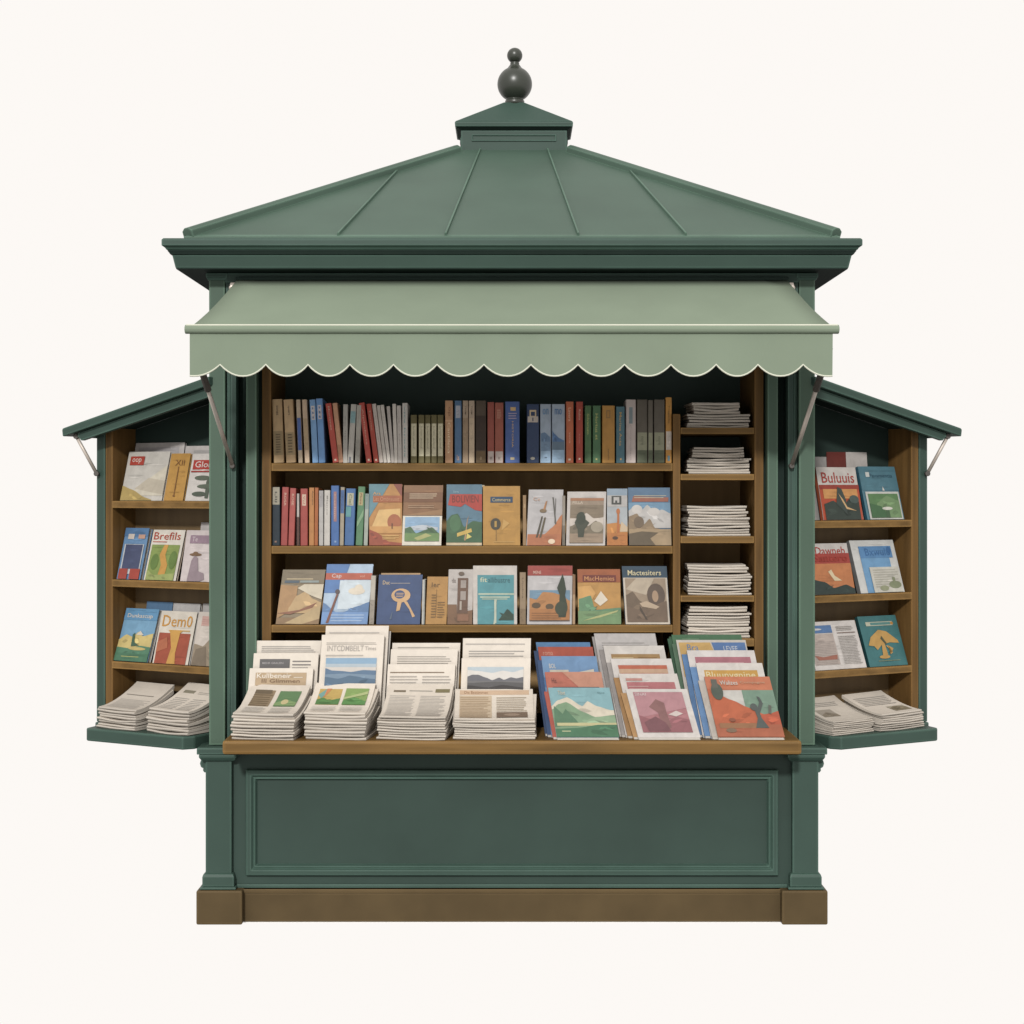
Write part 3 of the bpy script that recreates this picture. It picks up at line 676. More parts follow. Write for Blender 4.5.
top += [
 (540, 551.1, 540, 551.1, 404.5, ['98a6b6']+mt, 'pale grey blue book with a mountain band, left one of the pair'),
 (551.6, 565, 551.6, 565, 404.5, ['98a6b6', ('H', '4d6f9a', .2, 0, .55, .15, .5, .6, .42, 1, .38), ('R', '5d7284', 0, .22, 1, .36), band('8aa6bf', 0, .22), ('T', '4f78a8', 'mo', .2, .82, .8, .92)], 'pale grey blue book with a mountain band, right one of the pair'),
 (565.8, 573.6, 565.8, 573.6, 402, ['b9613a', ('V', 'e0b898', 'Lavera', .3, .68, .7, .9), ('V', 'd8a080', 'vena', .4, .32, .6, .5), ('R', 'e0c8b0', .3, .04, .65, .07)], 'orange book beside the red one on the top shelf'),
 (576, 583, 576, 583, 402, ['a4402f', ('V', 'd8a890', 'Rubra', .35, .7, .7, .87), ('V', 'c88070', 'lum', .4, .32, .6, .47), ('R', 'e0c8b0', .35, .05, .65, .08)], 'red upright book between the orange and the green books'),
 (584.8, 591.4, 584.8, 591.4, 406, ['47693f', ('V', 'a8b060', 'Silvarum', .3, .5, .7, .86), band('3c5a36', 0, .2)], 'green book, left one of the green pair'),
 (592.6, 600.8, 592.6, 600.8, 406, ['456c48', ('V', 'b0b464', 'Hortus et', .3, .4, .7, .86), ('R', 'b0a860', .35, .05, .6, .08)], 'green book with yellow lettering, right one of the green pair'),
 (602, 615, 602, 615, 406, ['ad7c2c', ('R', '8a6a38', .3, .78, .66, .92), ('R', 'ad7c2c', .38, .8, .58, .9), ('V', '6a5430', 'tabella', .45, .05, .58, .24)], 'wide ochre book beside the green pair'),
 (616, 624.8, 616, 624.8, 407, ['476d78', ('V', 'c09a58', 'Marina Acta', .35, .3, .68, .9), ('R', 'c8a060', .45, .05, .65, .08)], 'teal blue book right of the wide ochre one'),
 (625.8, 636, 625.8, 636, 400, ['b8aaa4', ('R', '78868a', .3, .62, .7, .88), ('V', '9a8c88', 'Commentarii', .42, .05, .58, .6)], 'tall white book with a grey blue title'),
]
og = [band('555c46', 0, .2), ('R', '8c8c72', 0, .2, 1, .48), ('V', '6a6a54', 'num', .4, .28, .6, .42)]
top += [
 (636.7, 647.8, 636.7, 647.8, 400, ['5c554a']+og, 'wide grey brown book with a pale band, left one of three'),
 (648.1, 652.9, 648.1, 652.9, 400.5, ['625b50']+og[:2], 'thin grey brown book with a pale band, middle one of three'),
 (653.6, 664.8, 653.6, 664.8, 400, ['5c554a']+og, 'wide grey brown book with a pale band, right one of three'),
 (665.6, 671.8, 665.6, 671.8, 397.8, ['b8822c', band('c4b8ac', .2, .48), ('V', '6a4c20', 'Tragedia', .35, .6, .68, .88), ('R', '5a8090', .3, .03, .7, .11)], 'tall thin orange book with a white band against the divider'),
]
for (bl, br, tl, tr, yt, art, lab) in top:
    spine_book(MAIN, .006+random.uniform(0, .010), SH['A'], (bl, br, tl, tr, yt), .15, [('bg', art[0])]+art[1:], lab, KIN*1.45, G1)
mid = [
 (271.9, 280.2, 271.9, 280.2, 487.5, ['23313c', ('R', 'a8a08c', .0, .7, 1, 1), ('V', '4a4a44', 'LIII', .35, .74, .65, .92), ('R', '907060', .3, .05, .6, .08)], 'navy book with a cream top, leftmost on the middle shelf'),
 (280.7, 287.4, 282, 289, 487.5, ['a84a44', ('V', 'e0b8a0', 'ROSA', .3, .68, .7, .9)], 'red book leaning right beside the navy and cream one'),
 (288, 294.2, 290, 296.2, 488.6, ['b0524a', ('V', 'e0b8a0', 'ROSE', .3, .7, .7, .9)], 'red book leaning right, second in the red group'),
 (296.8, 299.3, 296.8, 299.3, 494, ['b8b0a8', band('5a3a30', 0, .55)], 'thin white booklet between two red books'),
 (300.3, 307.8, 300.3, 307.8, 489, ['a84a42', ('R', 'd8b8a0', .2, .7, .8, .9), ('V', 'a84a42', 'Vol', .35, .73, .65, .87)], 'upright red book with a cream label beside the orange ones'),
 (309, 314, 309, 314.4, 488, ['bf8142', ('V', '4a3826', 'Aurum', .6, .7, .9, .95)], 'orange tan book between the red book and the white pair'),
 (314.3, 317.8, 314.7, 318.6, 488, ['b0642e'], 'thin rust orange book left of the white pair'),
 (318.8, 323.3, 318.9, 323.4, 491, ['b8b4b0', band('a8a4a4', .7, 1)], 'thin white book, left one of the white pair on the middle shelf'),
 (323.8, 330, 324.2, 330.4, 490.6, ['cac4bc', ('V', '66605a', 'Blanca', .4, .55, .62, .9)], 'white book, right one of the white pair on the middle shelf'),
 (330.9, 339.2, 330.9, 339.2, 486, ['4a71ac', ('R', 'a87a78', .3, .4, .72, .9), ('V', 'd0b0a0', 'Caelum', .38, .45, .64, .86), ('R', '8aa8d0', .4, .05, .7, .08)], 'blue book with a dusky pink title strip'),
 (339.6, 343.6, 340.6, 344.8, 487.5, ['a89c86', band('4a6a9c', .55, .95)], 'thin cream and blue book between the two blue books'),
 (344, 354.4, 346.2, 355.8, 489, ['4a72a6', ('R', 'b8b49c', .1, .7, .85, .92), ('V', '70805c', 'Ciel', .3, .72, .65, .9), ('R', '5d9a9c', 0, .5, .6, .68)], 'wide blue book with a pale green label'),
 (355.4, 362.6, 358.2, 365.4, 487, ['5d8a64', ('R', 'b8a878', .1, .68, .8, .9), ('V', '8a5a40', 'Flora', .3, .7, .6, .88), ('P', '83a880', 0, .4, 1, .62, 1, .5, 0, .3)], 'green book leaning right with a tan label'),
 (363.2, 368, 365.4, 369, 494, ['a8b0a4', band('8a9c98', .7, 1)], 'thin pale green grey booklet beside the sunset cover'),
 (522.8, 526.2, 522.8, 526.2, 495.5, ['a08058', ('R', 'b89a70', .3, .75, .8, .82)], 'thin tan booklet right of the ochre cover on the middle shelf'),
 (562.2, 565.2, 562.4, 565.4, 496, ['9c9284', band('7d7466', 0, .4)], 'thin grey beige booklet beside the white framed cover'),
]
for (bl, br, tl, tr, yt, art, lab) in mid:
    spine_book(MAIN, .012+random.uniform(0, .01), SH['B'], (bl, br, tl, tr, yt), .15, [('bg', art[0])]+art[1:], lab, KIN, G2)
low = [
 (368.4, 374.2, 371.5, 375.6, 576, ['bcb4a6', band('a09688', 0, .5)], 'thin cream booklet between the blue lake cover and the navy medal cover'),
 (421.6, 424.4, 422.4, 425.4, 580, ['c0bcb4', ('R', '9aa09c', .6, 0, 1, 1)], 'thin white booklet between the navy and the ochre covers'),
 (519.6, 526, 519.6, 526, 573, ['9a8468', ('V', '6e5c46', 'Umbra', .35, .5, .65, .9), band('8a7458', 0, .3)], 'beige book standing between the teal and the desert covers'),
 (572.4, 575.2, 572.6, 575.4, 575, ['b0906c', band('8c6a4a', .6, 1)], 'thin tan booklet between the desert and the orange covers'),
]
for (bl, br, tl, tr, yt, art, lab) in low:
    spine_book(MAIN, .012, SH['C'], (bl, br, tl, tr, yt), .12, [('bg', art[0])]+art[1:], lab, KIN, 'books standing on the lowest shelf')
# ------------------------------------------------------------------ covers facing the viewer
B_, C_ = SH['B'], SH['C']
GC = 'books shown cover forward on the shelves'
covers = [
 (B_, (370.3, 401.2, 368, 403.2, 484.4), 6, .022, [('bg', 'b8823f'), ('P', '5d8894', 0, .45, 0, 1, .62, 1), ('P', '8a4a3a', .74, 1, 1, 1, 1, .78), ('R', 'a86038', .12, .70, 1, .81), ('P', 'd8ae68', .08, .3, .3, .58, .95, .6, .95, .3), ('E', 'a8623c', .76, .38, .21, .13), ('R', 'c8924c', .02, .2, 1, .31), ('H', '9a4a30', 0, 0, .26, .2, .22, .6, .06, 1, .04), ('L', 'e0b468', 3, .4, .1, .95, .18), ('R', '5a3a2a', .68, .27, .71, .36), ('T', 'd8a060', 'Ars', .12, .82, .35, .87), ('T', 'd09068', 'Les Ombreuses', .14, .72, .92, .79)], 'book with an orange sunset over water and blue corner'),
 (B_, (402, 441.2, 404, 443.2, 485.6), 6, .012, [('bg', '8c6440'), ('R', '7a5234', 0, .72, 1, .88), ('L', 'c8b090', 3, .15, .78, .9, .88), ('L', 'b09070', 2, .12, .62, .85, .68), ('P', '9a744c', 0, .5, 1, .6, 1, .5), ('R', 'd8d0c0', 0, 0, 1, .49), ('R', '88aac8', .06, .07, .94, .47), ('H', 'b8c0c8', .25, .06, .3, .5, .34, .9, .3), ('H', '4a6a48', .15, .06, .28, .2, .31, .35, .2, .6, .26, .75, .3, .94, .2), ('R', '6a8a50', .06, .07, .94, .2), ('P', 'a8a868', .3, .12, .6, .2, .75, .16, .4, .08)], 'brown book with a small green landscape picture below'),
 (B_, (446.2, 482, 446.8, 482, 484.8), 6, .018, [('bg', '55788c'), ('P', 'b03a2c', .04, .66, .1, .84, 1, .84, 1, .56, .8, .58, .52, .68, .4, .63), ('T', '6a2a24', 'BOLIVIEN', .16, .7, .9, .82), ('T', '90b0bc', 'les', .2, .86, .34, .9), ('H', '3c6040', .05, 0, .4, .15, .5, .32, .52, .5, .3, .75, .4, 1, .38), ('E', '47704a', .25, .36, .16, .14), ('P', 'b08a60', .5, .08, .58, .42, .64, .5, .6, .42, .54, .08), ('P', 'c8a848', .3, .2, .7, .28, .72, .22, .3, .14), ('P', 'd0c060', .56, .1, .72, .14, .58, .2), ('R', 'c8b490', 0, 0, 1, .045)], 'dark green book with a torn red band across its cover'),
 (B_, (483, 520.2, 483, 520, 486.4), 5, .016, [('bg', 'b58634'), ('R', '2e4a66', .2, .72, .8, .82), ('T', 'c8b070', 'Commerce', .25, .74, .74, .8), ('E', '4a4438', .34, .36, .14, .1), ('R', 'b08a3c', .31, .31, .37, .41), ('R', '8a6a34', .345, .08, .365, .27), ('P', 'c4984c', .5, .25, .72, .37, .55, .44), ('L', 'd0a860', 1, .28, .055, .85, .075)], 'ochre yellow book with a dark round emblem'),
 (B_, (526.3, 561, 528.9, 563.4, 490), 7, .014, [('bg', 'b4b0b0'), ('H', 'b8713f', 0, .02, .2, .5, .2, .72, .32, 1, .56), ('R', 'b06a40', .05, 0, .96, .2), ('P', '4c4434', .26, .14, .4, .52, .44, .52, .32, .14), ('P', '5c5038', .36, .14, .48, .5, .53, .5, .42, .14), ('E', '7a6446', .44, .62, .1, .035), ('P', 'a87444', .44, .64, .5, .78, .55, .8, .5, .64), ('R', '58544c', .78, .4, .8, .84), ('P', '58544c', .69, .86, .73, .86, .84, .38, .8, .38), ('E', 'e0c8a8', .72, .07, .1, .045), ('T', 'c8a088', 'Ce', .14, .8, .34, .86)], 'white book with tall dark figures on an orange hill'),
 (B_, (565.6, 605.6, 568, 605.8, 492), 6, .014, [('bg', 'c4bcb6'), ('R', '998672', .08, .05, .94, .88), ('R', 'a87450', .08, .83, .94, .88), ('T', 'd0c0ac', 'PELLA', .14, .77, .4, .82), ('R', '84745f', .08, .52, .94, .75), ('H', 'c8bcb0', .2, .08, .5, .3, .5, .5, .6, .7, .5, .94, .52), ('H', '7a6e5a', .1, .08, .35, .3, .42, .55, .36, .75, .46, .94, .34), ('E', 'a09480', .78, .34, .16, .1), ('R', '98836c', .08, .05, .94, .22), ('P', '44483a', .3, .15, .28, .3, .2, .42, .3, .58, .42, .62, .48, .48, .58, .42, .46, .3, .44, .15), ('E', '3c4234', .36, .5, .12, .12)], 'white framed book with a dark green figure in a grey landscape'),
 (B_, (607, 627.4, 607, 627.4, 489), 5, .02, [('bg', 'a8aeb2'), ('R', '8a9cac', 0, .88, 1, 1), ('R', 'b4b0ac', .02, .68, .98, .88), ('R', '4a4c48', .22, .72, .7, .87), ('R', 'b4b0ac', .32, .75, .6, .85), ('R', '4a4c48', .4, .75, .5, .79), ('H', 'c08038', 0, 0, .38, .5, .4, 1, .3), ('P', 'b46a34', .48, .22, .5, .56, .6, .56, .6, .22), ('E', 'b46a34', .54, .6, .09, .05), ('P', 'c8b090', .62, .24, .7, .42, 1, .32, 1, .24), ('R', 'b87434', 0, 0, 1, .22), ('E', '5a4030', .4, .13, .14, .03)], 'narrow book with an orange tower in a desert'),
 (B_, (629.2, 671.4, 628, 669.8, 488), 7, .014, [('bg', '52718e'), ('P', '9a5a44', .08, .755, .12, .85, .96, .83, .95, .755), ('L', 'b0a890', 2, .14, .82, .93, .885), ('R', '6a90ac', 0, .5, 1, .74), ('H', 'b8b4b0', .3, 0, .6, .14, .68, .3, .6, .45, .7, .62, .58, .8, .62, 1, .55), ('E', 'c0bab4', .2, .62, .13, .08), ('E', 'c0bab4', .6, .58, .14, .07), ('H', '8a7458', .1, 0, .5, .2, .55, .35, .36, .5, .46, .62, .3, 1, .24), ('R', 'a08866', 0, 0, 1, .28), ('E', '6e5c48', .24, .4, .12, .1), ('P', '62543f', 0, 0, .62, 0, .5, .12, .7, .22, .3, .24, 0, .2)], 'blue book with white clouds over brown ground, beside the divider'),
 (C_, (275.8, 318.6, 283, 325.8, 570), 8, .014, [('bg', '8c7a5e'), ('R', '7c6e56', 0, .75, 1, 1), ('L', 'c8b48c', 1, .12, .82, .9, .86), ('R', '4c5a66', .08, .755, .42, .8), ('R', '8a9490', .44, .76, .88, .8), ('P', 'a88050', 0, .1, .4, .3, .4, .7, 0, .72), ('H', 'b89868', .2, .25, .3, .4, .52, .6, .6, .8, .46, 1, .4), ('P', 'c8bca4', .4, .66, .55, .73, 1, .73, 1, .45, .75, .52), ('P', '8a5a40', 0, .2, .5, .26, .9, .4, .8, .3, .3, .18), ('R', '8a6c48', 0, 0, 1, .12), ('P', 'b49a6c', .2, .02, 1, .34, 1, .1, .6, 0)], 'brown tan book with dunes, leftmost cover on the lowest shelf'),
 (C_, (320.8, 367.4, 327.2, 373.2, 564.5), 8, .018, [('bg', 'a8bed4'), ('P', '4f78b0', 0, .52, 0, 1, .5, 1, .34, .52), ('R', 'b4563c', 0, .74, 1, .85), ('T', 'c8c0c0', 'Cap', .13, .755, .34, .84), ('T', 'd09a84', 'vol', .74, .78, .84, .82), ('R', 'c4d0d8', .32, .25, 1, .73), ('E', 'd8ccb8', .7, .55, .18, .06), ('E', 'd8ccb8', .74, .6, .09, .06), ('H', '587ca8', .2, 0, .36, .3, .2, .42, .2), ('H', '587ca8', .2, .45, .2, .75, .3, 1, .37), ('R', '6c92c4', 0, 0, 1, .2), ('L', '9ab4d4', 3, .2, .05, .95, .19), ('P', '7a4a38', .1, .02, .28, .52, .32, .52, .16, .02), ('E', '54484a', .29, .54, .05, .04)], 'tall blue book with a lake, white clouds and a red band'),
 (C_, (375.4, 420.6, 379.8, 421.8, 575), 7, .02, [('bg', '3a4f78'), ('T', 'c8b088', 'Duc', .1, .8, .26, .88), ('L', 'a8a09c', 1, .28, .82, .9, .85), ('E', 'c8a070', .53, .58, .22, .14), ('E', '3a4f78', .5, .6, .12, .085), ('L', 'c8a070', 3, .42, .55, .6, .65), ('P', 'c8a070', .44, .26, .46, .46, .56, .46, .52, .28), ('P', 'c8a070', .6, .46, .68, .46, .88, .16, .82, .14, .74, .3), ('P', '5a6a80', .3, .1, .34, .1, .36, .28)], 'navy book with a gold ribbon medal'),
 (C_, (425.2, 446.6, 427.8, 448, 577), 6, .014, [('bg', 'b0823e'), ('T', '6a5030', 'Ier', .22, .78, .62, .88), ('L', '7a5c34', 9, .24, .14, .5, .66), ('L', '7a5c34', 7, .54, .14, .9, .5), ('R', '7a5c34', .46, .14, .48, .74)], 'narrow ochre book with brown ruled columns'),
 (C_, (447, 472.4, 449, 473.2, 569.7), 6, .014, [('bg', 'b8b0aa'), ('H', '7c5c42', 0, 0, .36, .36, .36, .38, .2, 1, .26), ('R', '6a5040', .38, .2, .8, .84), ('R', '9c9088', .5, .66, .72, .8), ('R', '9c9088', .5, .44, .72, .6), ('R', 'a89c90', .48, .26, .56, .42), ('E', '6a5a4c', .52, .92, .12, .035), ('R', '8a6248', .4, .06, .85, .18), ('T', '8a807a', 'da', .14, .76, .3, .84)], 'white book with a tall brown clock like tower'),
 (C_, (473, 517.2, 473.2, 516.8, 566), 5, .016, [('bg', 'c4bcb4'), ('R', '4f9098', .1, .0, .93, .84), ('T', 'c8c8a8', 'fit', .16, .72, .32, .8), ('T', '3a6a70', 'allibustre', .34, .71, .84, .8), ('R', 'a8b8a4', .12, .5, .93, .53), ('R', 'a8b8a4', .16, .45, .84, .475), ('R', '9ab0a0', .2, .42, .78, .44), ('P', 'b8c0ac', .46, 0, .54, .42, .5, .42, .5, 0, .46, .0), ('R', 'b4bca8', .48, .02, .53, .42), ('H', '34483c', .07, .58, .08, .68, .17, .78, .26, .92, .17)], 'white framed teal book with a pale pillar and dark hill'),
 (C_, (526.6, 572, 528.2, 572.2, 566), 6, .016, [('bg', 'b8b4b4'), ('R', '9c4238', 0, .83, 1, 1), ('T', 'd8b0a0', 'MENE', .12, .86, .3, .91), ('R', '6a8aa0', .05, .4, .95, .58), ('H', 'b07a44', .08, .05, .45, .2, .42, .35, .55, .55, .54, .75, .5, .95, .4), ('E', '5c4a34', .2, .32, .1, .05), ('E', '5c4a34', .5, .3, .09, .05), ('R', 'a8703c', .05, .07, .95, .26), ('L', '8a5c34', 3, .1, .1, .9, .22), ('P', '343e30', .7, .12, .72, .5, .66, .62, .74, .78, .78, .86, .82, .76, .86, .6, .84, .5, .9, .3, .86, .12), ('E', '3c4434', .76, .27, .14, .12), ('R', '6a4a30', .05, .06, .95, .075)], 'desert cover with a red top band and a dark cypress'),
 (C_, (578.2, 621.2, 577.4, 620, 569.5), 7, .016, [('bg', 'b4843a'), ('R', '9c5428', 0, .76, 1, 1), ('R', '6e2e24', .12, .77, .9, .89), ('T', 'c88a50', 'MacHemies', .16, .79, .86, .87), ('P', 'c8964c', 0, .3, 0, .68, .3, .7, .42, .56, .3, .4), ('P', 'd0c4b0', .38, .42, .54, .6, .7, .44, .52, .33), ('H', '5c8460', .2, .02, .46, .3, .52, .4, .26, 1, .3), ('R', '6a8a5c', 0, 0, 1, .24), ('P', 'a8aa6c', .1, .06, .4, .14, .95, .26, .9, .22, .5, .12)], 'orange topped book with green hills and a yellow sky'),
 (C_, (625.6, 670.2, 621.6, 666.8, 566.5), 7, .016, [('bg', '2c4456'), ('R', 'c4b8a8', .01, 0, .99, .8), ('R', '97836c', .05, .04, .95, .79), ('T', 'd0c49c', 'Mactesiters', .12, .84, .86, .93), ('P', 'b0a08a', .05, .6, .3, .79, .7, .79, .5, .5), ('H', '6a5846', .1, .05, .5, .2, .56, .36, .4, .52, .3), ('E', '5c4c40', .72, .5, .2, .2), ('E', 'a08468', .7, .48, .07, .1), ('H', '6e5a48', .04, .05, .3, .4, .24, .95, .4), ('P', 'b09a80', .34, .36, .5, .4, .78, .3, .7, .26, .4, .3), ('P', '4c4034', .34, .32, .42, .2, .5, .08, .46, .08, .34, .24)], 'navy topped book with a brown rocky scene, rightmost on the lowest shelf'),
]
for (z, q, lean, th, art, lab) in covers:
    front_item('book', MAIN, .016, z, q, lean, th, art, lab, 'book', KIN*1.05, GC)
# slivers of covers tucked behind
front_item('book', MAIN, .05, B_, (462, 482.6, 464, 484.6, 485.4), 6, .012, [('bg', 'c8b898')], 'cream book edge showing behind the torn red band cover', 'book', KIN, GC)
front_item('book', MAIN, .055, C_, (381, 420, 381, 420.6, 573.4), 7, .012, [('bg', 'c09a68')], 'tan book edge showing above the navy medal cover', 'book', KIN, GC)

# ================================================================== NEWSPAPERS IN THE NARROW RIGHT COLUMN
NM = {'1': 'first', '2': 'second', '3': 'third', '4': 'fourth', '5': 'lowest'}
for nm, ytop, n, up in (('1', 401.5, 9, (4, .76, -.006)), ('2', 445.5, 10, (4, .82, -.002)), ('3', 505, 11, (4, .96, -.004)), ('4', 564, 11, (3, .95, -.004)), ('5', 606, 11, (2, .94, -.004))):
    z = SH[nm]; zt_ = MAIN.z(718, ytop, .02)
    pile(MAIN, MAIN.t(719, .02), .02, z, MAIN.t(750.5, .02)-MAIN.t(687.5, .02), .22, n, zt_-z-.003, 0, R(-2 if nm in '24' else 1.5), None,
         'the pile on the %s small shelf' % NM[nm], KIN*1.08, 100+int(nm), up)

# ================================================================== THE COUNTER: NEWSPAPERS
ZC = .7595
PIC1 = [('R', 'a08a6c', .12, .38, .46, .86), ('L', '7d6a50', 7, .12, .4, .46, .84), ('R', '7a6a54', .12, .76, .4, .86), ('R', '6a9060', .54, .38, .9, .84), ('H', '8aa86c', .4, .54, .5, .7, .6, .9, .52), ('E', 'd8c890', .7, .52, .06, .08), ('L', 'c6bfb5', 9, .1, .05, .46, .32), ('L', 'c6bfb5', 9, .54, .05, .9, .32)]
PIC2 = [('R', 'c8a858', .1, .4, .48, .86), ('P', '78a8a0', .1, .7, .22, .86, .3, .86, .16, .6), ('P', 'd88a58', .22, .86, .3, .86, .2, .62), ('H', '5c8a4c', .4, .1, .56, .2, .62, .3, .54, .48, .6), ('R', '8aa85c', .54, .38, .92, .86), ('H', '5f9450', .38, .54, .52, .7, .62, .92, .5), ('P', 'b4c080', .54, .6, .92, .78, .92, .7, .54, .54), ('L', 'c8c1b7', 8, .08, .06, .48, .32), ('L', 'c8c1b7', 8, .54, .06, .92, .32)]
PIC3 = [('L', '8a7c68', 1, .1, .82, .3, .94), ('R', '8a805c', .74, .82, .96, .9), ('L', 'b0a89c', 1, .34, .84, .7, .9), ('L', 'c0b8ae', 18, .06, .06, .47, .76), ('L', 'c0b8ae', 18, .53, .06, .95, .76)]
PIC4 = [('R', 'd8b898', .06, .86, .95, .97), ('T', '9a7050', 'Die Bestimmen', .12, .885, .42, .95), ('R', 'd4bea0', .06, .05, .47, .84), ('L', 'b89c7c', 15, .07, .06, .46, .82), ('L', 'b4a48c', 8, .53, .36, .92, .82), ('R', '85705e', .53, .05, .92, .32), ('E', 'a8907c', .72, .2, .1, .06)]
stacks = [  # front left, front right, back-left, back-right px, front top y, back top y, yaw, art, where
 (229.8, 295.5, 713.5, 684.5, -9, PIC1, 'the leftmost counter pile', 200),
 (303, 366.6, 712, 682.5, -8, PIC2, 'the counter pile with green field pictures', 210),
 (376, 446, 716, 683.5, -7, PIC3, 'the counter pile printed with plain text columns', 220),
 (453, 536, 718.5, 689, -1, PIC4, 'the counter pile with a peach front page', 230)]
for (xa, xb, yf, yb, yaw, art, where, sd) in stacks:
    ta, tb = CTR.t(xa), CTR.t(xb)
    hgt = CTR.z((xa+xb)/2, yf)-ZC; Ln = .215
    rise = CTR.z((xa+xb)/2, yb, .20)-ZC-hgt
    pile(CTR, (ta+tb)/2, .004, ZC, tb-ta, Ln, 9, hgt, rise, R(yaw), art, where, KN, sd)
def tier(q, d, art, lab, thick=.012, lean=5):
    tl, tr, yt, sh = q
    front_item('newspaper', CTR, d, ZC, (tl-sh, tr-sh, tl, tr, yt+2.6), lean, thick, art, lab, 'newspaper', KN, 'newspapers standing behind the counter piles', pages=True, bow=.009, gloss='paper')
N0 = ('bg', 'eadfd1')
def head(c, t, v0=.86, v1=.93): return ('T', c, t, .12, v0, .88, v1)
tier((250, 313.5, 666, 5), .215, [N0, ('R', 'c0a684', .1, .6, .9, .93), ('T', 'f0e6d8', 'Kullbeneir', .12, .845, .66, .92), ('L', 'e4d8c6', 1, .7, .85, .88, .88), ('T', '8a6e52', 'Ill Glimmen', .2, .77, .8, .83), ('L', '8a6e52', 4, .12, .62, .88, .75)], 'newspaper with a brown picture headline, just behind the leftmost pile')
tier((254, 319, 651, 5), .240, [N0, ('R', '6f6c6c', .1, .76, .56, .925), ('T', 'b0acac', 'MEHR GRAUEN', .14, .86, .46, .885), ('L', '8a8480', 3, .6, .8, .9, .93)], 'newspaper with a dark grey headline block, second behind the leftmost pile')
tier((257, 321.5, 638.4, 5), .268, [N0, ('L', 'aaa49e', 4, .08, .87, .92, .95)], 'newspaper with grey headline rules, tallest behind the leftmost pile')
tier((259, 322.5, 640.5, 5), .292, [('bg', 'd4cdc4')], 'plain newspaper rearmost behind the leftmost pile')
tier((322, 384.6, 632.6, 6), .215, [N0, ('T', 'b4aca4', 'INTCDMBEILT', .1, .83, .68, .89), ('T', 'b4aca4', 'Times', .7, .84, .88, .88), ('L', 'bdb5ac', 2, .08, .9, .9, .93), ('L', 'bdb5ac', 1, .08, .78, .9, .81), ('R', '8fb0cc', .09, .4, .9, .76), ('R', 'b4c2cc', .09, .4, .9, .70), ('R', 'd4cdc6', .09, .4, .9, .665), ('H', '66809c', .38, .09, .655, .2, .63, .35, .625, .5, .615, .7, .635, .9, .63), ('H', '7d94aa', .38, .09, .59, .4, .6, .9, .585), ('H', '5f7890', .38, .09, .565, .3, .545, .5, .575, .9, .54)], 'newspaper with a blue mountain photograph and wide masthead')
tier((326, 389, 623.5, 6), .245, [N0, ('L', 'c0b8b0', 2, .06, .9, .94, .955)], 'blank topped newspaper tallest of all on the counter')
tier((327, 391, 629, 6), .270, [('bg', 'd2ccc4')], 'newspaper edge rearmost behind the mountain photograph')
tier((388, 455.5, 662, 4), .215, [N0, ('L', '8c7a66', 1, .04, .87, .95, .91), ('L', 'b2aaa0', 8, .04, .5, .47, .85), ('L', 'b2aaa0', 8, .52, .5, .95, .85)], 'newspaper with a brown headline rule behind the text column pile')
tier((391, 458, 647, 4), .240, [N0, ('L', 'aaa298', 7, .1, .74, .92, .93)], 'newspaper with five grey lines, second behind the text column pile')
tier((392.5, 460.5, 640.7, 4), .268, [N0, ('L', 'b0a89e', 3, .08, .9, .92, .965)], 'newspaper tallest behind the text column pile')
tier((461.7, 530.8, 656, 2), .215, [N0, ('R', 'bccad2', .09, .4, .9, .88), ('H', 'dedad4', .4, .09, .84, .25, .825, .45, .8, .6, .83, .75, .81, .9, .85), ('H', '74747a', .4, .09, .75, .16, .775, .24, .775, .36, .735, .45, .70, .55, .735, .62, .705, .72, .74, .8, .725, .9, .745), ('R', '7c7b7c', .09, .4, .9, .69), ('H', '646364', .4, .09, .66, .5, .68, .9, .665), ('H', '4c4a4a', .4, .09, .63, .4, .6, .6, .635, .9, .6)], 'newspaper with a black and white mountain photograph')
tier((463, 531, 636, 2), .245, [N0, ('L', 'a8a29c', 6, .09, .72, .92, .88), ('L', 'c4bcb4', 1, .04, .93, .96, .965)], 'newspaper with grey headline bars behind the black and white photograph')
